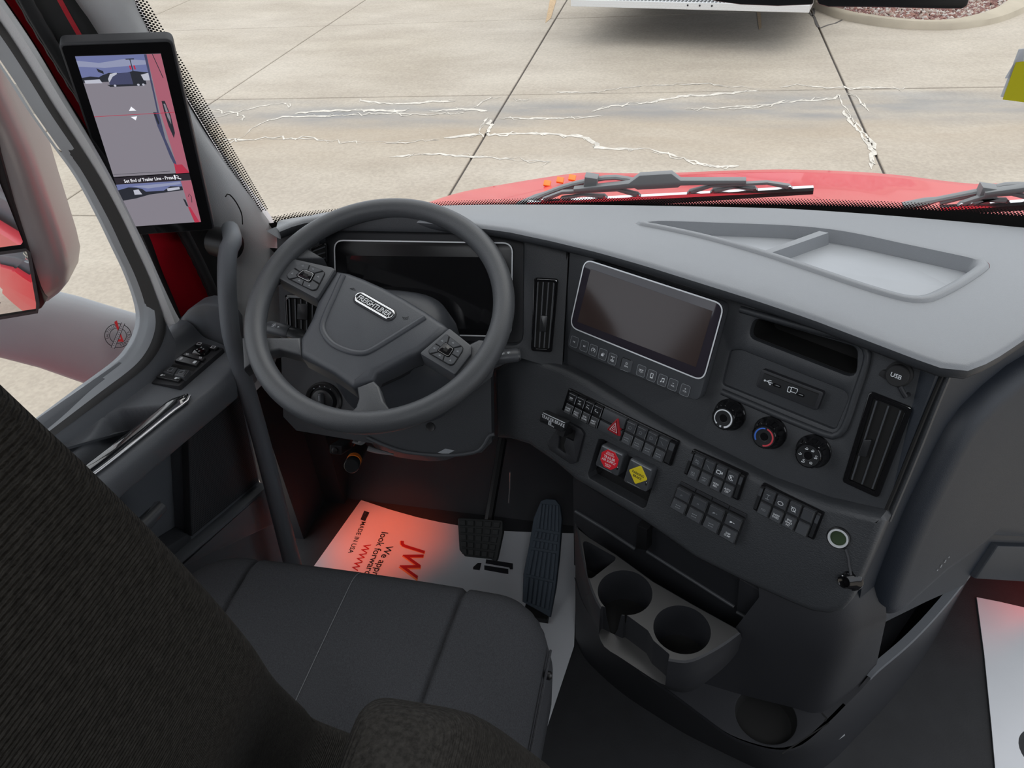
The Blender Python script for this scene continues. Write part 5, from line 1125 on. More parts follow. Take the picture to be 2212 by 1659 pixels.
for a_, c_ in rows: rib_rows(a_, c_, (0,), (1,), 6)
pb = thing('brake_pedal', 'square black brake pedal with blocky rubber tread', 'pedal', at(BRK, 0, 0))
BP = [(-0.0625,0.0606),(0.0492,0.0671),(0.0528,0.0391),(0.0461,-0.031),(0.0319,-0.0263),(-0.0316,-0.0278),(-0.0473,-0.0146)]
b = MB(BRK); b.poly(rnd(BP, .006), -.018, 0, bev=.003); pad_b = build(b, 'pad', 'pedal2', pb)
BQ = [(-0.0598,0.0576),(0.0484,0.0648),(0.0408,-0.0252),(-0.039,-0.0244)]
for i in range(5):
    for j in range(5):
        m = MB(BRK); m.poly(quad(BQ, i/5+.02, i/5+.17, j/5+.025, j/5+.175), -.001, .005, bev=.001, seg=1); build(m, 'tread_block', 'pedal2', pad_b, smooth=0)
b = MB(); b.tube([at(BRK, *quadpt(BQ, .5, .5), -.015), at(BRK, *quadpt(BQ, .5, .3), -.08), (-.42, 1.43, .22)], .012, 8); build(b, 'arm', 'black', pb)
b = MB(); b.tube([(-0.3705,1.3,0.2349),(-0.3753,1.3,0.1782),(-0.3812,1.3,0.1259)], .0018, 6); setk(build(b, 'bonnet_release_cable', 'metalgrey'), 'thin cable hanging under the dash above the pedals', 'cable')
b = MB(); b.box(-.30, -.24, 1.05, 1.11, 0.0, .02, bev=.004); build(b, 'hinge', 'black', pa)

# ================================================================== FLOOR, PAPER MATS
b = MB(); b.box(-1.02, 1.02, -2.2, 1.7, -.06, 0); struct(b, 'floor', 'floor')
b = MB(); b.loft([[(-1.0, 1.36, 0), (1.0, 1.36, 0)], [(-1.0, 1.44, .12), (1.0, 1.44, .12)], [(-1.0, 1.44, .6), (1.0, 1.44, .6)], [(-.95, 1.30, .82), (.95, 1.30, .82)]]); struct(b, 'wall_front', 'dark')
pm = thing('paper_floor_mat', 'white printed paper mat under the pedals lit orange by a footwell lamp', 'paper mat', (-.5, 1.1, 0), 'paper floor mats')
PP = [(-0.8263,1.3575),(-0.7363,1.3363),(-0.6507,1.3206),(-0.5826,1.3129),(-0.5299,1.3097),(-0.4663,1.3116),(-0.4028,1.3104),(-0.3174,1.3193),(-0.2176,1.3321),(-0.182,1.0948),(-0.1713,1.0021),(-0.2107,0.709),(-0.2513,0.6785)]+[(-.26, .55), (-.95, .55)]
b = MB(); b.poly(PP, .001, .004); build(b, 'sheet', 'paper', pm, smooth=0)
def ptext(s, p0, p1, size, m_, shear=0.0, sx=1.0):
    a, c_ = p0, p1; an = math.atan2(c_[1]-a[1], c_[0]-a[0])
    m = MB(); m.text(s, a[0], a[1], size, .0046, an, 'L', sx, shear); return build(m, 'print', m_, pm, smooth=0, recalc=False)
t_ = [(-0.7887,1.2813),(-0.786,1.2096),(-0.7177,1.2545),(-0.7156,1.1573),(-0.6885,1.2127),(-0.6924,1.149),(-0.7493,1.2091),(-0.7523,1.1467)]
ptext('MADE IN USA', t_[0], t_[1], .018, 'ink'); ptext('look forward', t_[2], t_[3], .027, 'ink'); ptext('We appreciate', t_[4], t_[5], .027, 'ink'); ptext('WWW', t_[6], t_[7], .028, 'inkred')
t_ = [(-0.6213,1.2378),(-0.6134,1.1442)]
for dx, mm, hh in ((0.0, 'inkorange', .0042), (0, 'inkred', .0048)):
    m = MB(); a, c_ = t_[0], t_[1]; an = math.atan2(c_[1]-a[1], c_[0]-a[0]); m.text('JW', a[0], a[1], .076 if mm == 'inkred' else .080, hh, an, 'L', .95, .3); build(m, 'logo_print', mm, pm, smooth=0, recalc=False)
Fq = [(-0.8022,1.3201),(-0.7856,1.3158),(-0.7855,1.2834),(-0.8006,1.2878)]
b = MB()
for k in range(7): b.line([quadpt(Fq, k/7+.05, 0), quadpt(Fq, k/7+.05, 1)], .0022, .0046)
b.fill(quad(Fq, .5, 1, 0, .5), .0047); build(b, 'flag_print', 'ink', pm, smooth=0, recalc=False)
b = MB()
for P in ([(-0.4288,1.2105),(-0.3583,1.2086),(-0.3543,1.1901),(-0.3612,1.189),(-0.3647,1.1942),(-0.4268,1.1973)], [(-0.4288,1.191),(-0.3661,1.1896),(-0.3626,1.1742),(-0.3721,1.174),(-0.4253,1.1769)], [(-0.4553,1.1807),(-0.4469,1.1955),(-0.4376,1.197),(-0.4365,1.1735),(-0.4535,1.1737)]): b.fill(P, .0046)
build(b, 'block_letters', 'ink', pm, smooth=0, recalc=False)
pm2 = thing('paper_floor_mat', 'blank white paper mat on the passenger floor with a round cutout', 'paper mat', (.85, 1.0, 0), 'paper floor mats')
hc = [(0.7702,0.9272)][0]
PP = [(0.7266,1.2884),(0.7739,1.2835),(0.8218,1.2762),(0.9291,1.2658),(0.9543,0.7387),(0.6231,0.6744),(0.6653,0.8775),(0.6796,0.9636),(0.6927,1.0474),(0.7069,1.1381),(0.7164,1.2108)]
b = MB(); b.poly(PP, .001, .004, holes=[circle(hc[0], hc[1], .05, 30)]); build(b, 'sheet', 'paper', pm2, smooth=0)

# ================================================================== CENTRE CONSOLE
cc = thing('centre_console', 'dark plastic centre console with two open cup holders and a lower cup well', 'console', (.1, .9, 0))
# wall under the switch panel, with open storage ledge
b = MB(BCK); b.poly([(-0.2976,-0.0353),(-0.2306,-0.046),(-0.138,-0.057),(-0.0305,-0.0848),(0.0588,-0.0822),(0.1102,-0.0864),(0.1171,-0.1328),(0.0854,-0.2893),(-0.1137,-0.3273),(-0.2995,-0.302)], -.03, -.0, back=False); build(b, 'back_wall', 'dark', cc)
P_ = [(-0.1712,1.0531,0.3947),(-0.1048,1.0193,0.3878),(-0.0458,0.9892,0.3777),(-0.0453,0.9889,0.4129),(-0.0415,0.987,0.4546)]; b = MB(); b.tube(P_[:3], .004, 8); build(b, 'ledge_edge', 'key', cc, smooth=60)
P_ = [(-0.0233,0.9778,0.3888),(0.0591,0.9358,0.3774),(0.1394,0.8949,0.3662)]; b = MB(); b.tube(P_, .0035, 8); build(b, 'ledge_edge', 'key', cc, smooth=60)
P_ = [(0.1445,0.8923,0.3559),(0.1769,0.8757,0.3552)]; b = MB(); b.tube(P_, .0035, 8); build(b, 'ledge_edge', 'key', cc, smooth=60)
b = MB(BCK); b.poly([(-0.1397,-0.0526),(-0.1182,-0.0508),(-0.1172,-0.1079),(-0.1409,-0.118)], -.02, .02, bev=.002); build(b, 'bin_divider', 'black', cc)
b = MB(BCK); b.poly([(0.0647,-0.0403),(0.1032,-0.0448),(0.1101,-0.1048),(0.0703,-0.125)], -.02, .03, bev=.003); build(b, 'end_box', 'dark', cc)
# cup unit
ZC = .44
CT = [(-0.1603,0.9837),(-0.1481,0.943),(-0.1336,0.8959),(-0.1175,0.8518),(-0.0976,0.8107),(-0.0688,0.7735),(-0.0352,0.7435),(0.0036,0.722),(0.0299,0.7199),(0.058,0.7216),(0.0834,0.7369),(0.1148,0.7636),(0.1405,0.7907)]
CB_ = [(p[0], p[1]) for p in [(0.1792,0.8577),(0.1109,0.8751),(0.0306,0.9176),(-0.0565,0.9691),(-0.131,1.0098)]]
CM = [(-0.1658,1.0027),(-0.151,0.9582),(-0.1345,0.9054),(-0.1173,0.8558),(-0.0979,0.8096),(-0.081,0.7712),(-0.0497,0.7531),(-0.0131,0.7333),(0.0199,0.717),(0.0484,0.7138),(0.0776,0.724),(0.1068,0.7477),(0.1329,0.7808),(0.1522,0.8155)]
CL = [(-0.1614,0.9838),(-0.1386,0.9305),(-0.1049,0.8823),(-0.0554,0.8319),(-0.0057,0.7965),(0.0325,0.7775),(0.0609,0.7736),(0.0846,0.7851),(0.1043,0.8086),(0.1284,0.8334)]
bk = [(0.1347,0.7986),(0.0654,0.8336),(-0.0045,0.8707),(-0.0744,0.9196),(-0.1277,0.9519),(-0.1543,0.9729)]
def sect(P, z): return [(p.x, p.y, z) for p in smooth_line([(*p, 0) for p in P], 40)]+[(x, y, z) for x, y in bk]
def mixs(a, c_, t, dz=0): return [lerp(p, q, t) for p, q in zip(a, c_)]
sT, sM, sL = sect(CT, ZC), sect(CM, .375), sect(CL, .262)
sT2 = [(x, y, ZC) for x, y in inset(ccw([p[:2] for p in sT]), .003)] if area2(sT) > 0 else [(x, y, ZC) for x, y in inset(ccw([p[:2] for p in sT]), .003)[::-1]]
b = MB(); b.loft([sL, mixs(sL, sM, .5), sM, mixs(sM, sT, .5), [(x, y, ZC-.003) for x, y, z in sT], sT2], True, True, True); cu_ = build(b, 'cup_unit', ['satinplastic', 'dark', 'void'], cc, smooth=50)
def cyl(x, y, r, z0, z1):
    m = MB(); m.lathe([(r*.9, z0), (r, z1)], x, y, 40, cap0=True); return build(m, 'cutter', 'void')
C1, C2 = [(-0.0522,0.8388)][0], [(0.0469,0.7807)][0]
def rad(P, c): return sum((Vector(p)-Vector(c)).length for p in P)/len(P)
R1 = rad([(-0.1014,0.8345),(-0.0045,0.8478),(-0.0571,0.8885),(-0.0513,0.7903)], C1); R2 = rad([(-0.0023,0.7731),(0.0949,0.7882),(0.0448,0.8292),(0.0503,0.7336)], C2)
tr = MB(); tr.poly(rnd([(-0.1425,0.9461),(-0.0752,0.9119),(-0.0769,0.9042),(-0.1126,0.8577),(-0.1193,0.8586)], .008), .36, .5); trc = build(tr, 'cutter', 'void')
no = MB(); no.poly(rnd([(-0.0881,0.8047),(-0.0497,0.7905),(-0.0462,0.7939),(-0.0073,0.7687),(0.003,0.7511),(0.0301,0.73),(0.0208,0.6785),(-0.0317,0.7058),(-0.0986,0.7638)], .004), .375, .5); noc = build(no, 'cutter', 'void')
cut(cu_, [cyl(C1[0], C1[1], R1, .36, .5), cyl(C2[0], C2[1], R2, .36, .5)])
cut(cu_, [trc, noc])
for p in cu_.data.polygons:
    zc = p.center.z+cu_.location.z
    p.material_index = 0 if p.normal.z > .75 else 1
for C_, R_ in ((C1, R1), (C2, R2)):
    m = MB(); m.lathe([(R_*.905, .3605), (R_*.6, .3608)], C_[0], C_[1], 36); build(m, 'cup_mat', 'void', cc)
# console body down to the floor, rising into the wall of the side pocket
FB = [(-0.1714,1.0231,0),(-0.1449,0.9795,0),(-0.1007,0.9411,0),(-0.0465,0.9044,0),(0.0146,0.8731,0),(0.0823,0.8418,0),(0.156,0.8165,0),(0.2265,0.7951,0),(0.2781,0.7884,0),(0.331,0.8091,0),(0.3681,0.8389,0),(0.4179,0.8964,0),(0.4701,0.9577,0),(0.5258,1.0285,0),(0.5743,1.0968,0),(0.628,1.1825,0),(0.6797,1.2705,0),(0.7299,1.3552,0)]
TA = [(-0.1614,0.9838,0.27),(-0.1386,0.9305,0.27),(-0.1049,0.8823,0.27),(-0.0552,0.83,0.27),(-0.0012,0.7917,0.27),(0.0576,0.757,0.27),(0.1056,0.7269,0.27),(0.1438,0.705,0.27),(0.1883,0.6955,0.27),(0.2251,0.696,0.27),(0.2589,0.7125,0.27),(0.3033,0.7587,0.27),(0.3373,0.7987,0.27),(0.3654,0.8317,0.27)]
PT = [[(0.3776,0.8444,0.285)][0], [(0.391,0.8554,0.3)][0], [(0.4346,0.8903,0.33)][0], [(0.4695,0.9249,0.35)][0], [(0.5009,0.9595,0.37)][0], [(0.5233,0.9849,0.39)][0], [(0.5386,1.0021,0.405)][0]]
n_ = 70
fo_ = smooth_line(FB, n_); to_ = smooth_line(TA+PT, n_)
low = smooth_line(TA, 40); pt = smooth_line(PT, 30)
b = MB(); secs = [[f.lerp(q, t) for f, q in zip(fo_, to_)] for t in (0, .25, .5, .75, .92, 1)]
b.loft(secs+[[q+Vector((-.004, .003, .0)) for q in to_]]); build(b, 'console_body', 'dark', cc, smooth=60, recalc=False)
LC = [(0.2009,0.7527)][0]; LR = rad([(0.151,0.7436),(0.2504,0.7591),(0.2037,0.8045),(0.1974,0.702)], LC)
b = MB(); poly_ = [(p.x, p.y) for p in low]+[(.6, 1.2), (-.15, 1.2)]
b.poly(poly_, .262, .27, holes=[circle(LC[0], LC[1], LR, 36)], hbev=.002, back=False); build(b, 'lower_deck', 'dark', cc)
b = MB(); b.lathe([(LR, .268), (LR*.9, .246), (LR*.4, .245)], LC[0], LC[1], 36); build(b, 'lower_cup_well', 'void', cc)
b = MB(); b.line([(0.2935,0.7737),(0.3009,0.765),(0.2974,0.7593)], .003, .2705); b.line([(0.2247,0.6897),(0.3031,0.7571)], .002, .2705); build(b, 'deck_joint', 'void', cc, smooth=0, recalc=False)
b = MB()
q0 = Vector([(0.3352,0.8107)][0]+(.12,)) if False else None
for P in ([(0.3351,0.8148,0.1),(0.3667,0.8424,0.1)], [(0.2983,0.802,0.03),(0.3181,0.8175,0.03)]):
    b.tube(P, .006, 6)
build(b, 'rail_clip', 'metalgrey', cc)
# column between deck and switch panel
colT = [(0.1627,0.8191),(0.2172,0.7887),(0.2635,0.7739),(0.2973,0.7772),(0.3261,0.7947),(0.3518,0.8118)]
colB = [(0.0803,0.797),(0.16,0.7842),(0.2371,0.7763),(0.2897,0.773),(0.3393,0.8164),(0.392,0.8708)]
ct_ = smooth_line([(*p, .50) for p in colT], 24); cb_ = smooth_line([(*p, .27) for p in colB], 24)
b = MB(); b.loft([cb_, [a.lerp(c_, .33) for a, c_ in zip(cb_, ct_)], [a.lerp(c_, .66) for a, c_ in zip(cb_, ct_)], ct_, [p+Vector((-.012, .05, .07)) for p in ct_], [p+Vector((-.02, .12, .12)) for p in ct_]]); build(b, 'front_column', 'dark', cc, smooth=60)
# side pocket towards the passenger
inn = Vector((-.011, .008, 0))
b = MB(); b.loft([[p+Vector((.001, -.001, -.004)) for p in pt], [p+Vector((0, 0, .002)) for p in pt], [p+inn+Vector((0, 0, .002)) for p in pt], [p+inn+Vector((-.004, .004, -.04)) for p in pt]]); build(b, 'pocket_rim', 'door', cc, smooth=50)
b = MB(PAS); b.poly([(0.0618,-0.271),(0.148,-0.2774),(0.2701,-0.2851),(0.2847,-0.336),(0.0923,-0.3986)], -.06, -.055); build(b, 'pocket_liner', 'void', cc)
b = MB(); P_ = [(0.3512,0.8289,0.36),(0.3644,0.8625,0.36),(0.3762,0.8784,0.36),(0.3707,0.8546,0.36),(0.3541,0.8294,0.36)]; b.tube(P_, .0012, 6, closed=True); build(b, 'access_cover', 'black', cc)

# ================================================================== SEAT
st = thing('driver_seat', 'dark grey fabric driver seat seen from behind its right shoulder', 'seat', (-.5, .45, 0))
X0, X1, Y0, Y1, ZS = -.838, -.162, .12, .785, .502
def seatz(x, y):
    # distance inside a rounded rectangle
    r = .10; cx = min(max(x, X0+r), X1-r); cy = min(max(y, Y0+r), Y1-r); d = r-math.hypot(x-cx, y-cy)
    e = .055; z = ZS
    if d < e: z -= e*(1-math.sqrt(max(0, 1-((e-max(d, 0))/e)**2)))
    z -= .012*((x+.5)/.33)**2
    z += .010*math.sin(max(0, min(1, (y-.3)/.45))*PI)*0.4
    for sx in (-.315-.05*(.777-y)*.7, -.705+.05*(.777-y)*.7): z -= .009*math.exp(-((x-sx)/.0042)**2)
    return z
nx, ny = 270, 50
G = []
def corner(x, y):
    r = .10; cx = min(max(x, X0+r), X1-r); cy = min(max(y, Y0+r), Y1-r); dx, dy = x-cx, y-cy; d = math.hypot(dx, dy)
    if d > r: return (cx+dx/d*r, cy+dy/d*r)
    return (x, y)
b = MB(); rows_ = []
for j in range(ny+1):
    row = []
    for i in range(nx+1):
        u = i/nx; v = j/ny; u = .5-.5*math.cos(PI*u)*(0.35)-(.5-u)*.65 if False else u
        x, y = corner(X0+(X1-X0)*u, Y0+(Y1-Y0)*v); row.append((x, y, seatz(x, y)))
    rows_.append(row)
b.loft(rows_)
per = rows_[0]+[r[-1] for r in rows_[1:]]+rows_[-1][-2::-1]+[r[0] for r in rows_[-2:0:-1]]
b.loft([per, [(x+(x+.5)*.02, y, z-.05) for x, y, z in per], [(x+(x+.5)*.01, y-.005, z-.13) for x, y, z in per], [(-.5+(x+.5)*.85, .45+(y-.45)*.9, z-.17) for x, y, z in per]], True)
cush = build(b, 'cushion', 'fabric', st, smooth=60)
b = MB(); P_ = [(-.506, .30+.47*k/40, seatz(-.506, .30+.47*k/40)+.0006) for k in range(41)]
b.tube(P_, .0006, 5); build(b, 'stitch_line', 'thread', cush)
for sgn in (1,):
    b = MB(); P_ = [(X1+.004, .2+.5*k/40, ZS-.055-.006*math.sin(k*.3)*.2) for k in range(41)]
    b.tube(P_, .0022, 6); build(b, 'piping', 'fabric', cush)
b = MB(); b.box(-.72, -.28, .2, .65, .12, .36, bev=.03); b.box(-.68, -.32, .2, .7, 0, .13, bev=.01); build(b, 'pedestal', 'black', st)
# backrest: stacked rounded sections leaning back
EDGE = [(.46, -.335, .47), (.56, -.338, .445), (.64, -.338, .415), (.682, -.330, .399), (.758, -.347, .372), (.85, -.327, .34), (.984, -.297, .293), (1.12, -.255, .245), (1.269, -.219, .194), (1.37, -.198, .158), (1.424, -.190, .139), (1.53, -.176, .105), (1.62, -.19, .075)]
secs = []
for z, xr, yf in [tuple(p) for p in smooth_line(EDGE, 44)]:
    xr += .0035; yf += .003
    xl = -.80 if z < 1.4 else -.80+(z-1.4)*.5
    th = .135 if z > .7 else .13
    P = [(xl+.0, yf-th), (xr-.0, yf-th), (xr, yf), (xl, yf)]
    R = rnd(P, [.03, .03, .016, .03], 5)
    secs.append([(x, y, z) for x, y in R])
b = MB(); b.loft(secs, True, True, True); build(b, 'backrest', 'rib', st, smooth=60)
b = MB(); P_ = [(x-.004, y-.012, z) for z, x, y in EDGE[4:]]; b.tube([(x+.002, y+.009, z) for x, y, z in P_], .0016, 6); build(b, 'edge_piping', 'rib', st, smooth=80)
ar = []
for z, dx, dy in ((.50, .0, .0), (.80, .0, .0), (.92, .0, .0), (.970, -.002, -.002), (.996, -.008, -.007), (1.010, -.020, -.018), (1.014, -.036, -.032)):
    sh = (.95-z)*.33
    x0, x1, y0, y1 = -.226-dx, -.122+dx+(1.0-z)*.16, .205-dy+sh, .312+dy+sh
    ar.append([(x, y, z) for x, y in rnd([(x0, y0), (x1, y0), (x1, y1), (x0, y1)], .024, 5)])
b = MB(); b.loft(ar, True, True, True); build(b, 'armrest', 'rib', st, smooth=60, sub=1)
b = MB(); b.lathe([(.006, 0), (.006, .01), (.004, .012)], n=10); b2 = MB([(-.158, .66, .44), (0, 1, 0), (0, 0, 1), (1, 0, 0)]); b2.lathe([(.007, 0), (.007, .006), (.004, .009)], n=12); build(b2, 'side_button', 'black', st)
# ================================================================== DRIVER DOOR (slightly open)
DSL = [(-0.8373,1.061,0),(0.9703,-0.2419,0),(0,0,1),(-0.2419,-0.9703,0)]
dr = thing('door_1', 'driver door standing slightly open with window, armrest and speaker grille', None, at(DOR, 0, .3), kind='structure')
# window frame strips
Gc = [(-0.9556,0.9379,1.3617),(-0.9517,0.9537,1.3138),(-0.9485,0.9665,1.2534),(-0.9466,0.9743,1.2073),(-0.9433,0.9874,1.1512),(-0.9393,1.0034,1.0947),(-0.9375,1.0105,1.0217),(-0.9367,1.0137,0.9655),(-0.9362,1.0157,0.9144),(-0.937,1.0126,0.8656),(-0.9401,1.0004,0.8286),(-0.9449,0.9809,0.8038),(-0.951,0.9563,0.7865),(-0.9593,0.923,0.7768),(-0.9768,0.853,0.774),(-0.9966,0.7734,0.7689),(-1.0208,0.6764,0.7644),(-1.0504,0.5579,0.7605)]
Kc = [(-0.9324,0.9278,1.3856),(-0.9284,0.9436,1.3398),(-0.9254,0.956,1.2809),(-0.9229,0.966,1.2252),(-0.9195,0.9793,1.1621),(-0.9165,0.9914,1.0974),(-0.9145,0.9997,1.0228),(-0.9138,1.0022,0.9692),(-0.9132,1.0049,0.9126),(-0.9136,1.0031,0.8566),(-0.9145,0.9995,0.8192),(-0.9189,0.982,0.794),(-0.926,0.9533,0.7775),(-0.9346,0.919,0.7708),(-0.9511,0.8526,0.7689),(-0.9736,0.7626,0.7679),(-1.0008,0.6532,0.7646),(-1.0297,0.5375,0.7619)]
Tc = [(-0.915,0.9354,1.4266),(-0.9114,0.95,1.3696),(-0.9078,0.9643,1.3125),(-0.9048,0.9763,1.2459),(-0.9015,0.9896,1.1729),(-0.899,0.9996,1.1022),(-0.8973,1.0067,1.0269),(-0.896,1.0116,0.9616),(-0.8953,1.0146,0.8988),(-0.8944,1.0181,0.8426),(-0.8937,1.0211,0.8188)]
G2 = smooth_ctrl(Gc, 7); K2 = smooth_ctrl(Kc, 7)
nd = Vector(DOR[3])
b = MB(); b.loft([[p-nd*.014 for p in G2], [p-nd*.004 for p in G2], G2, [p.lerp(q, .42)+nd*.002 for p, q in zip(G2, K2)], [p.lerp(q, .44)-nd*.05 for p, q in zip(G2, K2)]]); build(b, 'window_surround', 'armgrey', dr, smooth=60)
b = MB(); b.loft([[p.lerp(q, .43)-nd*.02 for p, q in zip(G2, K2)], [p.lerp(q, .45)+nd*.008 for p, q in zip(G2, K2)], [p.lerp(q, .62)+nd*.013 for p, q in zip(G2, K2)], [q+nd*.006 for q in K2], [q-nd*.03 for q in K2]]); build(b, 'window_seal', 'rubber', dr, smooth=60)
kn_ = 71; K3 = K2[:kn_]; T3 = smooth_line(Tc, kn_)
b = MB(); b.loft([[p-nd*.02 for p in K3], [p.lerp(q, .1)+nd*.004 for p, q in zip(K3, T3)], [p.lerp(q, .45)+nd*.012 for p, q in zip(K3, T3)], [p.lerp(q, .8)+nd*.006 for p, q in zip(K3, T3)], T3, [q-nd*.05 for q in T3]]); build(b, 'upper_frame_trim', 'pillar', dr, smooth=60)
b = MB(); KL = K2[kn_-4:]; b.loft([[q-nd*.02 for q in KL], [q+nd*.004 for q in KL], [q+nd*.008+Vector((0, 0, -.012)) for q in KL], [q+nd*.012+Vector((0, 0, -.045)) for q in KL]]); build(b, 'sill_trim', 'door', dr, smooth=60)
# pane
b = MB(DOR); b.poly([(p_[0], p_[1]) for p_ in [local(DOR, q) for q in Gc]]+[(-1.0, 1.5)], -.115, -.110); build(b, 'pane', 'glass', dr, smooth=0)
# armrest beam with switch ledge
UE = .13
prof = [(-.11, .60), (-.11, .775), (-.092, .775), (-.080, .768), (-.070, .754), (-.058, .745), (-.03, .741), (.0, .737), (.042, .729), (.052, .722), (.056, .708), (.052, .684), (.040, .662), (.0, .645)]
pf = smooth_line([(n, v, 0) for n, v in prof[2:]], 90)
SC = [local(DOR, p) for p in [(-0.9401,0.7781,0.735),(-0.95,0.8247,0.735),(-0.9349,0.8506,0.735),(-0.9068,0.8609,0.735),(-0.8793,0.8724,0.735),(-0.8656,0.8769,0.735),(-0.8846,0.7498,0.735),(-0.8884,0.6954,0.735),(-0.9067,0.6422,0.735),(-0.9499,0.6757,0.735)]]
SCu = ccw([(p[0], p[2]) for p in SC])
def scoop(u, n):
    if not inside(SCu, u, n): return 0.0
    d = min((Vector((u, n))-(Vector(SCu[i-1])+(Vector(SCu[i])-Vector(SCu[i-1]))*max(0, min(1, (Vector((u, n))-Vector(SCu[i-1])).dot(Vector(SCu[i])-Vector(SCu[i-1]))/max(1e-9, (Vector(SCu[i])-Vector(SCu[i-1])).length_squared))))).length for i in range(len(SCu)))
    t = min(1, d/.016); return .075*t*t*(3-2*t)
us = [-1.1+.05*k for k in range(10)]+[-.6+.005*k for k in range(147)]
b = MB(DOR); b.loft([[(u, v-(scoop(u, n) if v > .7 else 0), n) for n, v, _ in [(-.11, .645, 0), (-.11, .775, 0)]+[tuple(p) for p in pf]] for u in us], True, True, True)
build(b, 'armrest', 'door', dr, smooth=60)
# piano-black strip with a bright edge
sp = [(-0.9379,0.6209,0.738),(-0.9155,0.6883,0.738),(-0.8942,0.7653,0.738),(-0.8715,0.8509,0.738),(-0.8673,0.8756,0.738),(-0.8601,0.8934,0.738),(-0.8492,0.9028,0.738),(-0.8378,0.9083,0.738)]
sq = [(-0.9222,0.5998,0.735),(-0.8838,0.7066,0.735),(-0.8609,0.7919,0.735),(-0.8423,0.8674,0.735),(-0.8336,0.8904,0.735),(-0.8351,0.9006,0.735),(-0.8364,0.9057,0.735),(-0.837,0.9082,0.735)]
spp = smooth_line(sp, 24); sqq = smooth_line(sq, 24)
b = MB(); b.loft([[p-Vector((0, 0, .01)) for p in spp], spp, [p.lerp(q, .5)+Vector((0, 0, .004)) for p, q in zip(spp, sqq)], sqq, [q-Vector((0, 0, .012)) for q in sqq]]); build(b, 'gloss_strip', 'piano', dr, smooth=60)
b = MB(); b.tube([q+Vector((.002, 0, 0)) for q in sqq[2:]], .0028, 8); build(b, 'bright_edge', 'satin', dr, smooth=80)
# raised front of the trim
SL = [(-0.2914,0.5975),(-0.2349,0.6736),(-0.1821,0.7562),(-0.1723,0.7551),(-0.1551,0.7536),(-0.1364,0.7613),(-0.1153,0.7748),(-0.0916,0.7951),(-0.0643,0.8137),(-0.0359,0.8251),(-0.0113,0.8284),(0.0071,0.8284),(0.0229,0.7923),(-0.0112,0.686),(-0.1214,0.6443)]
b = MB(DSL); b.poly(SL, -.03, .0, bev=.006, seg=3); build(b, 'front_fin', 'door', dr, smooth=60)
b = MB(); P0 = [(-1.0097,1.0998,0.7588),(-1.0478,1.1093,0.6986),(-1.0965,1.1215,0.6344)]; b.tube(smooth_line(P0, 12), .006, 8); build(b, 'fin_edge', 'door', dr, smooth=80)
# lower trim: pocket and speaker
LP = [(0.1329,0.6736),(0.1373,0.645),(0.1238,0.5223),(0.1039,0.3906),(0.1156,0.3213),(0.1274,0.2638)]
pan = LP+[(.10, -.05), (-1.0, -.05), (-1.0, .66), (LP[0][0], .66)]
pk = rnd([(-0.2733,0.7801),(-0.0027,0.6544),(-0.095,0.4037),(-0.189,0.4147),(-0.4194,0.4936)], .03)
b = MB(DOR); b.poly(pan, -.07, -.02, holes=[pk], hbev=.008, hd=.045, back=False); build(b, 'lower_trim', 'door', dr)
b = MB(DOR); b.poly(inset(ccw(pk), -.01), -.07, -.062); build(b, 'pocket_back', 'door', dr, smooth=0)
b = MB(DOR); b.poly([(-0.0904,0.4085),(0.1031,0.3885),(0.1266,0.2616),(-0.1597,0.4017),(-0.3507,0.3689),(-0.3261,0.4199),(-0.189,0.4147)], -.03, .005, bev=.006); build(b, 'lower_band', 'door', dr)
SG = [(-0.0039,0.651),(0.1301,0.6524),(0.0966,0.3991),(-0.0941,0.4216)]
sg = rnd(SG, .004)
b = MB(DOR); b.poly(sg, -.03, -.012, bev=.002); spk = build(b, 'speaker_grille', 'dark', dr)
b = MB(DOR)
for i in range(58):
    for t_ in range(1):
        s0 = (i+.3)/58; b.line([quadpt(SG, .02, s0), quadpt(SG, .98, s0)], .0018, -.0112)
for i in range(44):
    s0 = (i+.5)/44; b.line([quadpt(SG, s0, .02), quadpt(SG, s0, .98)], .0011, -.0110)
build(b, 'mesh', 'key', spk, kind='stuff', smooth=0, recalc=False)
b = MB(DOR); b.line([quadpt(SG, .01, .005), quadpt(SG, .99, .005)], .003, -.0105); build(b, 'top_glint', 'key', spk, smooth=0, recalc=False)
b = MB(); P_ = [(-0.8907,0.723,0.5728),(-0.8836,0.7513,0.5726),(-0.8774,0.7764,0.5825),(-0.8749,0.7862,0.5761)]; Q_ = [(-0.9589,0.7801,0.4766),(-0.9519,0.8084,0.4655),(-0.9438,0.8405,0.4815)]
b.loft([[Vector(p)+Vector((0, 0, dz)) for p in (P_[0], P_[1], P_[2], P_[3])] for dz in (0, .012)]); 
b.tube([P_[0], P_[1], P_[3]], [.016, .014, .012], 10); build(b, 'door_pull', 'key', dr, smooth=50)
b = MB(DOR); b.poly([(-0.158,0.4449),(-0.086,0.4245),(-0.0891,0.4057),(-0.1521,0.4055)], -.06, -.02, bev=.004); build(b, 'pocket_lip', 'key', dr)
# outer skin
b = MB(DOR); b.box(-1.15, .02, -.45, .72, -.17, -.13, bev=.01); build(b, 'outer_skin', 'red', dr)

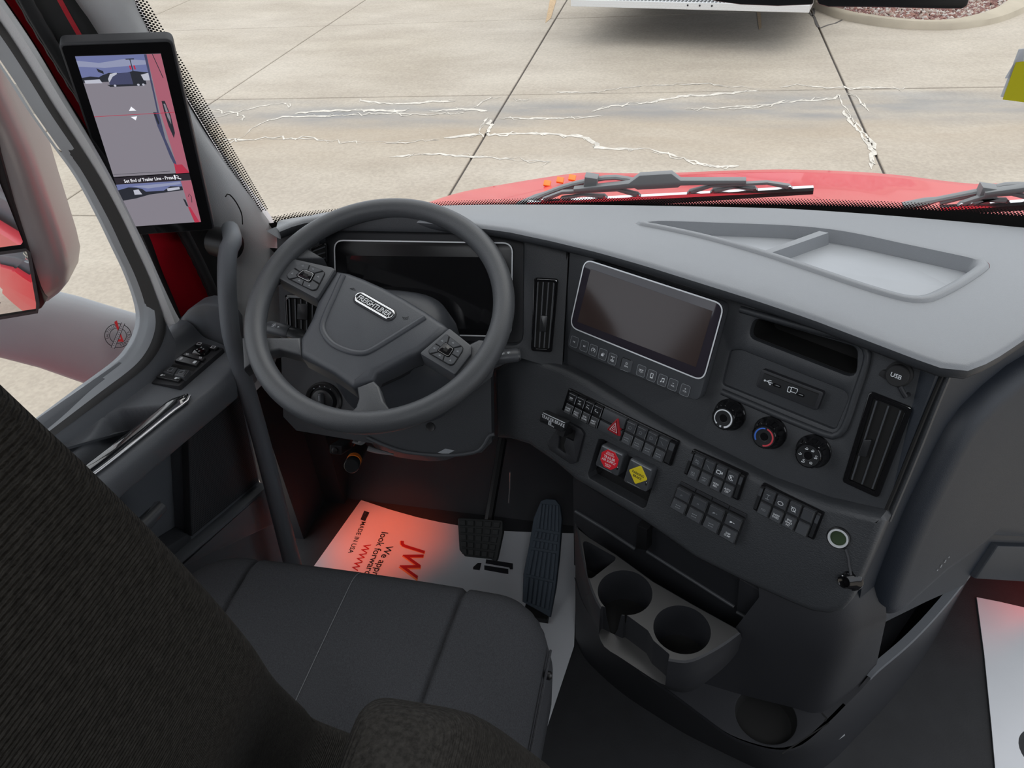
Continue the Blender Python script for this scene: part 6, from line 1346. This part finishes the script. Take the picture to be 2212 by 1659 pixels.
# switch plate on the door ledge
dp = thing('door_switch_panel', 'black door switch panel with window and mirror buttons on the armrest ledge', 'switch panel', [(-0.8835,0.9789,0.745)][0])
ZD = .7445
PQ = [(-0.9088,1.0559),(-0.8381,1.0414),(-0.8602,0.9204),(-0.9195,0.922)]
QD = [PQ[0], PQ[1], PQ[2], PQ[3]]
b = MB(); b.poly(rnd(PQ, .004), .72, ZD+.001, bev=.002); build(b, 'plate', 'dark', dp)
def dq(px): return px
CELL = [([(-0.8982,1.0481),(-0.845,1.0363),(-0.8482,1.0282),(-0.8977,1.0389)], 'row'), ([(-0.9007,1.0125),(-0.8537,1.0021),(-0.8535,0.9918),(-0.902,1.0033)], 'row'), ([(-0.9048,1.0015),(-0.8572,0.9899),(-0.8564,0.9755),(-0.9073,0.9849)], 'row'), ([(-0.9106,0.9471),(-0.8632,0.9394),(-0.864,0.9269),(-0.9137,0.934)], 'row')]
for k, (q, kd) in enumerate(CELL):
    b = MB(); b.poly(q, ZD, ZD+.006, bev=.001); b.mat(1)
    for s_ in (.17, .83):
        c_ = quadpt(q, s_, .48)
        if k == 0: b.line(rnd(rect(c_[0], c_[1], .008, .006), .001), .0014, ZD+.0064, True)
        elif k == 1: b.circ(c_[0], c_[1], .0022, .0012, ZD+.0064, 8); b.line([(c_[0]-.004, c_[1]+.003), (c_[0]+.004, c_[1]-.003)], .0009, ZD+.0064)
        elif k == 2: b.fill(rnd(rect(c_[0], c_[1], .006, .008), .002), ZD+.0064)
        else: b.disc(c_[0]-.0015, c_[1], .0028, ZD+.0064, 8); b.line([(c_[0], c_[1]), (c_[0]+.005, c_[1]+.001)], .0014, ZD+.0064)
    build(b, 'rocker', ['keydark', 'white'], dp, smooth=0)
c_ = [(-0.8748,1.022)][0]
b = MB(); b.lathe([(.017, ZD), (.016, ZD+.006), (.011, ZD+.008)], c_[0], c_[1], 28); build(b, 'mirror_dial', 'gloss', dp)
b = MB()
for a in (0, 90, 180, 270):
    ca, sa = math.cos(math.radians(a+12)), math.sin(math.radians(a+12)); b.fill([(c_[0]+ca*.0085, c_[1]+sa*.0085), (c_[0]+ca*.005-sa*.002, c_[1]+sa*.005+ca*.002), (c_[0]+ca*.005+sa*.002, c_[1]+sa*.005-ca*.002)], ZD+.0085)
build(b, 'arrows', 'white', dp, smooth=0, recalc=False)
for q in ([(-0.9043,0.9638),(-0.885,0.9621),(-0.881,0.9401),(-0.9068,0.945)], [(-0.8833,0.9609),(-0.8574,0.9572),(-0.8554,0.9352),(-0.8793,0.9389)]):
    b = MB(); b.poly(rnd(q, .002), ZD, ZD+.010, bev=.003); b.mat(1); m_ = quadpt(ccw(q), .5, .5); b.line(rnd(rect(m_[0], m_[1], .008, .009), .002), .0008, ZD+.0104, True); build(b, 'window_switch', ['key', 'grey'], dp)
b = MB(); b.fill([(-0.908,0.9802),(-0.8563,0.9725),(-0.8569,0.9639),(-0.911,0.9725)], ZD+.0013); build(b, 'finger_recess', 'void', dp, smooth=0, recalc=False)

# ================================================================== LEFT WALL: pillar, jamb, seals
wl_ = thing('wall_left', 'grey front pillar trim with red door jamb and rubber seals beside the driver door', None, (-.9, 1.2, .9), kind='structure')
A_ = [(-3.3074,3.4257,0.9)]
CA = [(-0.852,1.1374,1.3489),(-0.852,1.1318,1.3243),(-0.852,1.1374,1.2933),(-0.852,1.1445,1.2676),(-0.852,1.1544,1.2295),(-0.852,1.1689,1.1845),(-0.852,1.2003,1.0982),(-0.852,1.2392,1.0223),(-0.852,1.2849,0.9413),(-0.852,1.3205,0.8792),(-0.852,1.3399,0.8411),(-0.852,1.3439,0.8084),(-0.852,1.3411,0.7707),(-0.852,1.302,0.7004),(-0.852,1.2422,0.6179)]
CB2 = [(-0.9,1.0656,1.3638),(-0.9,1.0749,1.3372),(-0.9,1.0865,1.3124),(-0.9,1.0967,1.2835),(-0.9,1.1107,1.2489),(-0.9,1.1251,1.2016),(-0.9,1.1552,1.1057),(-0.9,1.1852,1.0165),(-0.9,1.2001,0.9352),(-0.9,1.2077,0.882),(-0.9,1.2076,0.8252),(-0.9,1.1988,0.7709),(-0.9,1.1864,0.7225),(-0.9,1.1647,0.6434),(-0.9,1.1363,0.5399)]
a2, c2 = smooth_line(CA, 50), smooth_line(CB2, 50)
b = MB(); b.loft([[p+Vector((-.03, .05, 0)) for p in a2], a2, [p.lerp(q, .12)+Vector((.008, -.002, .002)) for p, q in zip(a2, c2)], [p.lerp(q, .35)+Vector((.018, -.012, 0)) for p, q in zip(a2, c2)], [p.lerp(q, .65)+Vector((.018, -.014, 0)) for p, q in zip(a2, c2)], [p.lerp(q, .92)+Vector((.006, -.004, 0)) for p, q in zip(a2, c2)], c2, [q+Vector((-.04, .03, 0)) for q in c2]]); build(b, 'pillar_trim', 'pillar', wl_, smooth=70)
P_ = [(-0.835,1.1831,0.9879),(-0.835,1.1924,0.9891),(-0.835,1.2014,0.9805),(-0.835,1.2115,0.961),(-0.835,1.2164,0.9378),(-0.835,1.2093,0.919)]; b = MB(); b.tube(smooth_line(P_, 12), .0012, 6); build(b, 'trim_joint', 'void', wl_)
# red jamb and its seals
RJ1 = [(-0.965,0.9809,1.4838),(-0.965,0.9823,1.4259),(-0.965,1.0091,1.3584),(-0.965,1.0297,1.2925),(-0.965,1.0456,1.2188),(-0.965,1.0688,1.1328),(-0.965,1.0884,1.0476),(-0.965,1.107,0.9498),(-0.965,1.1059,0.8682),(-0.965,1.1093,0.78),(-0.965,1.1058,0.7024)]
RJ2 = [(-0.945,1.0168,1.4997),(-0.945,1.0152,1.4202),(-0.945,1.0189,1.3559),(-0.945,1.0361,1.2828),(-0.945,1.06,1.1999),(-0.945,1.1027,1.1003),(-0.945,1.1493,1.0038),(-0.945,1.1733,0.9075),(-0.945,1.1866,0.829),(-0.945,1.1946,0.7368),(-0.945,1.1803,0.6526)]
r1, r2 = smooth_line(RJ1, 40), smooth_line(RJ2, 40)
b = MB(); b.loft([[p+Vector((-.015, .03, 0)) for p in r1], r1, [p.lerp(q, .3)+Vector((.004, .03, 0)) for p, q in zip(r1, r2)], [p.lerp(q, .6)+Vector((.0, .045, 0)) for p, q in zip(r1, r2)], r2, [q+Vector((.02, .05, 0)) for q in r2]]); build(b, 'door_jamb', 'red', wl_, smooth=70)
S1 = smooth_line([Vector(p)+Vector((.014, -.012, 0)) for p in RJ2], 70); b = MB()
b.tube(S1, [.012+.0015*(k % 2) for k in range(70)], 8, flat=.7); build(b, 'ribbed_seal', 'sealrib', wl_, smooth=30)
S2 = [p+Vector((.016, -.016, .004)) for p in S1]; b = MB(); b.tube(S2, .009, 8); build(b, 'inner_seal', 'rubber', wl_, smooth=80)
S0 = smooth_line([(-0.968,0.9705,1.475),(-0.968,0.9743,1.4273),(-0.968,0.9994,1.3604),(-0.968,1.018,1.2994),(-0.968,1.0337,1.2281),(-0.968,1.0518,1.1506),(-0.968,1.0641,1.073),(-0.968,1.0732,0.9918),(-0.968,1.0773,0.9227),(-0.968,1.0809,0.8553),(-0.968,1.0879,0.7912),(-0.968,1.0882,0.7367)], 40)
b = MB(); b.loft([[p+Vector((.0, .02, 0)) for p in S0], S0, [p.lerp(q, .5)+Vector((.012, -.012, 0)) for p, q in zip(S0, r1)], r1]); build(b, 'outer_seal', 'rubber', wl_, smooth=80)
b = MB(); b.loft([r2, [p.lerp(q, .25)+Vector((.006, -.006, 0)) for p, q in zip(r2, smooth_line(CB2, 40))], [p.lerp(q, .6)+Vector((-.01, .01, 0)) for p, q in zip(r2, smooth_line(CB2, 40))], [p+Vector((-.012, .012, 0)) for p in smooth_line(CB2, 40)]]); build(b, 'seal_channel', 'sealrib', wl_, smooth=60)
b = MB(); b.box(-1.0, -.93, 1.20, 1.42, 0, .80); b.box(-.93, -.87, 1.34, 1.42, 0, .80); build(b, 'kick_panel', 'dark', wl_)
b = MB(); b.box(-1.12, -1.02, -3.2, -.25, -.75, 2.3, bev=.03); build(b, 'sleeper_side', 'red', wl_)
b = MB(); b.box(-1.02, -1.0, -2.2, -.2, 0, 2.2); build(b, 'sleeper_lining', 'head', wl_)

# monitor on the pillar
mo = thing('mirror_camera_monitor', 'tall black pillar monitor showing the camera view along the red trailer side', 'monitor', at(MON, 0, 0))
OQ = [(-0.0657,0.1571),(0.0827,0.1578),(0.0786,-0.1951),(-0.0708,-0.1894)]
b = MB(MON); b.poly(rnd(OQ, .010, 6), -.022, 0, bev=.004, seg=3); b.poly(inset(ccw(OQ), .022), -.05, -.02, bev=.008); build(b, 'housing', 'dark', mo)
b = MB(MON); b.poly(inset(ccw(rnd(OQ, .010, 6)), .0035), -.002, .0006); build(b, 'glass', 'gloss', mo, smooth=0)
SQ = [(-0.0493,0.1383),(0.0628,0.1378),(0.0589,-0.1716),(-0.0559,-0.1687)]
def q_(s, t): return quadpt(SQ, s, t)
def reg(m, P, h): m.fill([q_(*p) for p in P], h)
h = .0012
b = MB(MON)
b.mat(0); reg(b, [(0, 0), (1, 0), (1, .665), (0, .665)], h)
b.mat(1); reg(b, [(0, 0), (.8, 0), (.8, .115), (0, .115)], h+.0002)
b.mat(2); reg(b, [(0, .02), (.25, .035), (.55, .02), (.8, .03), (.8, .05), (.3, .06), (0, .05)], h+.0003)
b.mat(3); reg(b, [(0, .105), (.1, .10), (.2, .105), (.25, .095), (.33, .085), (.5, .09), (.62, .08), (.8, .09), (.8, .13), (0, .13)], h+.0004)
b.mat(4); reg(b, [(.3, .115), (.34, .09), (.42, .085), (.44, .13), (.3, .13)], h+.0005); reg(b, [(.02, .118), (.2, .115), (.22, .135), (.02, .135)], h+.0005); reg(b, [(.7, .1), (.82, .09), (.82, .13), (.72, .13)], h+.0005)
b.mat(5); reg(b, [(.30, .135), (.36, .105), (.44, .088), (.58, .085), (.58, .15), (.30, .145)], h+.0006); b.mat(3); reg(b, [(.58, .12), (.74, .13), (.74, .15), (.58, .15)], h+.0006); reg(b, [(.27, .145), (.72, .145), (.7, .156), (.3, .156)], h+.0006)
b.mat(4); 
for s_ in (.36, .64, .70): b.disc(*q_(s_, .15), .0018, h+.0008, 8)
b.mat(3); b.line([q_(.62, .02), q_(.62, .12)], .0012, h+.0007); b.line([q_(.57, .02), q_(.67, .02)], .0016, h+.0007); reg(b, [(.2, .06), (.27, .075), (.27, .09), (.21, .078)], h+.0007)
b.mat(6); reg(b, [(.59, .052), (.61, .052), (.61, .072), (.59, .072)], h+.0008); reg(b, [(.64, .052), (.66, .052), (.66, .072), (.64, .072)], h+.0008)
b.mat(5); reg(b, [(.80, 0), (.83, 0), (.80, .3), (.80, .45), (.86, .6), (.86, .665), (.80, .56), (.77, .46), (.74, .38), (.73, .30), (.78, .30), (.79, .2)], h+.0006)
b.mat(7); reg(b, [(.83, 0), (1, 0), (1, .665), (.86, .665), (.86, .62), (.82, .3)], h+.0007)
b.mat(6); reg(b, [(.86, .61), (.93, .61), (1, .66), (1, .665), (.82, .665), (.83, .6)], h+.0008)
b.mat(3); reg(b, [(.87, .24), (.91, .24), (.94, .32), (.94, .42), (.91, .45), (.88, .38), (.87, .30)], h+.0009); b.mat(0); reg(b, [(.885, .255), (.905, .255), (.93, .33), (.92, .37), (.895, .33)], h+.001)
b.mat(3); b.line([q_(.90, 0), q_(.96, .12)], .001, h+.0009); reg(b, [(.73, .30), (.76, .30), (.775, .36), (.755, .37)], h+.0009)
b.mat(6); b.line([q_(0, .308), q_(1, .304)], .0009, h+.0011)
b.mat(8); reg(b, [(.44, .285), (.48, .262), (.53, .285)], h+.0012); reg(b, [(.44, .318), (.52, .316), (.49, .338)], h+.0012)
b.mat(3); b.line([q_(0, .648), q_(.75, .648)], .0006, h+.0008)
b.mat(9); reg(b, [(0, .668), (1, .668), (1, .712), (0, .712)], h+.0009)
c0, c1_ = q_(.13, .692), q_(.76, .687); an = math.atan2(c1_[1]-c0[1], c1_[0]-c0[0]); b.mat(8); b.text('Set End of Trailer Line - Press', (c0[0]+c1_[0])/2, (c0[1]+c1_[1])/2, .0088, h+.0012, an, 'C', .70)
c_ = q_(.82, .688); b.circ(c_[0], c_[1]+.001, .0025, .001, h+.0012, 8); b.fill([(c_[0]-.004, c_[1]+.005), (c_[0]-.0022, c_[1]+.005), (c_[0]-.0022, c_[1]-.004), (c_[0]-.004, c_[1]-.004)], h+.0012); b.line([(c_[0]+.001, c_[1]-.002), (c_[0]+.006, c_[1]-.004)], .0014, h+.0012)
b.mat(0); reg(b, [(0, .714), (1, .714), (1, 1), (0, 1)], h)
b.mat(1); reg(b, [(0, .714), (.86, .714), (.86, .775), (0, .80)], h+.0002); b.mat(2); reg(b, [(.2, .73), (.6, .725), (.85, .72), (.85, .735), (.4, .75)], h+.0003)
b.mat(3); reg(b, [(0, .75), (.15, .735), (.25, .74), (.32, .75), (.36, .77), (.6, .77), (.7, .745), (.86, .75), (.86, .775), (.4, .79), (.2, .81), (0, .82)], h+.0004)
b.mat(4); reg(b, [(.2, .755), (.27, .752), (.3, .785), (.2, .785)], h+.0005); reg(b, [(.65, .757), (.82, .752), (.82, .768), (.65, .775)], h+.0005)
b.mat(7); reg(b, [(.86, .714), (1, .714), (1, 1), (.93, 1), (.88, .9), (.87, .80)], h+.0006); b.mat(6); reg(b, [(.87, .89), (.90, .89), (.98, 1), (.91, 1)], h+.0007); b.mat(3); reg(b, [(.83, .83), (.86, .84), (.88, .89), (.85, .88)], h+.0007); b.line([q_(.91, .82), q_(.93, .80), q_(.95, .82), q_(.94, .86)], .001, h+.0008)
SCN = {'s_ground': (.20, .185, .215), 's_sky': (.13, .15, .30), 's_cloud': (.24, .26, .38), 's_dark': (.02, .022, .03), 's_white': (.42, .43, .5), 's_blue': (.05, .055, .11), 's_red': (.38, .03, .06), 's_truck': (.33, .10, .14), 's_text': (.8, .8, .85), 's_band': (.022, .018, .024)}
for k_, c_ in SCN.items(): M[k_] = mat(k_, c_, .4, emit=1.15); M[k_].node_tree.nodes['Principled BSDF'].inputs['Base Color'].default_value = (0.01, .01, .01, 1); M[k_].node_tree.nodes['Principled BSDF'].inputs['Specular IOR Level'].default_value = .2
build(b, 'screen_picture', list(SCN), mo, smooth=0, recalc=False)
b = MB(); b.tube([at(MON, 0, .0, -.03), (-.93, 1.15, 1.16)], .02, 10); build(b, 'mount', 'dark', mo)

# grab handle
gh = thing('grab_handle', 'long grey grab handle running down the pillar beside the steering wheel', 'handle', (-.8, 1.0, .6))
P_ = [(-0.79,1.1003,0.9429),(-0.79,1.0773,0.932),(-0.79,1.0522,0.8948),(-0.79,1.034,0.8578),(-0.79,1.0124,0.7974),(-0.79,1.0062,0.7231),(-0.79,0.9994,0.6272),(-0.79,0.9896,0.5197),(-0.79,0.9753,0.4005),(-0.79,0.9588,0.257),(-0.79,0.943,0.1221)]
P_ = [(P_[0][0]-.04, P_[0][1]+.06, P_[0][2]-.01)]+P_
b = MB(); b.tube(smooth_line(P_, 60), [.0165]*20+[.0165+.0035*k/40 for k in range(40)], 14); build(b, 'bar', 'door', gh, smooth=80)
b = MB(); c_ = Vector([(-0.81,1.1312,0.9146)][0]); b.fr([tuple(c_), (.3, .95, 0), (0, 0, 1), (.95, -.3, 0)]); b.lathe([(.028, -.05), (.027, -.006), (.02, -.004)], n=20); build(b, 'socket', 'black', gh)

# ================================================================== CAB SHELL
b = MB(); b.box(-1.02, 1.02, -2.2, .62, 2.2, 2.24); b.loft([[(-1.0, .60, 2.2), (1.0, .60, 2.2)], [(-1.0, 1.02, 1.80), (1.0, 1.02, 1.80)], [(-1.0, 1.14, 1.73), (1.0, 1.14, 1.73)]]); struct(b, 'ceiling', 'head')
b = MB(); b.box(-1.02, 1.02, -2.24, -2.2, 0, 2.24); struct(b, 'wall_back', 'head')
wr = thing('wall_right', 'passenger side cab wall with its door opening', None, (1.0, .5, .9), kind='structure')
b = MB([(1.0, 0, 0), (0, 1, 0), (0, 0, 1), (1, 0, 0)]); b.poly([(-2.2, 0), (1.62, 0), (1.62, .86), (1.35, .9), (1.1, 1.75), (.6, 2.24), (-2.2, 2.24)], 0, .06, holes=[rnd([(-.12, .03), (1.22, .03), (1.25, .8), (.98, 1.5), (.75, 1.78), (-.12, 1.78)], .06)]); build(b, 'cab_side', 'head', wr, smooth=0)
b = MB(); b.loft([[(.86, wsY(.86, z)+.0, z) for z in wz], [(.99, wsY(.86, z)-.05, z) for z in wz]]); build(b, 'pillar_trim', 'pillar', wr)

# added overhead lamp, unseen, to brighten the cab; orange footwell lamps
def lamp(name, kind, loc, energy, col, size=.1, rot=None, spot=None):
    l = bpy.data.lights.new(name, kind); l.energy = energy; l.color = col
    if kind == 'AREA': l.size = size
    else: l.shadow_soft_size = size
    if spot: l.spot_size = math.radians(spot[0]); l.spot_blend = spot[1]
    o = bpy.data.objects.new(name, l); COL.objects.link(o); o.location = loc
    if rot: o.rotation_euler = Vector(rot).to_track_quat('-Z', 'Y').to_euler()
    return o
dm = thing('fill_lamp', 'added fill lamp on the cab ceiling behind the front seats', 'lamp', (0, -.5, 2.19))
b = MB(); b.box(-.3, .3, -.75, -.45, 2.17, 2.2, bev=.008); build(b, 'lens', 'white', dm)
lamp('fill_light', 'AREA', (0, -.6, 2.16), 26, (.93, .96, 1.0), .9, (0, .25, -1))  # added fill that lifts the cab interior
lamp('footwell_light', 'SPOT', (-.72, 1.21, .41), 6, (1, .085, .0), .02, (.01, .02, -.41), (58, 1.0))
lamp('footwell_light', 'SPOT', (.90, 1.33, .20), 1.0, (1, .04, .02), .02, (-.02, -.05, -.2), (110, 1.0))
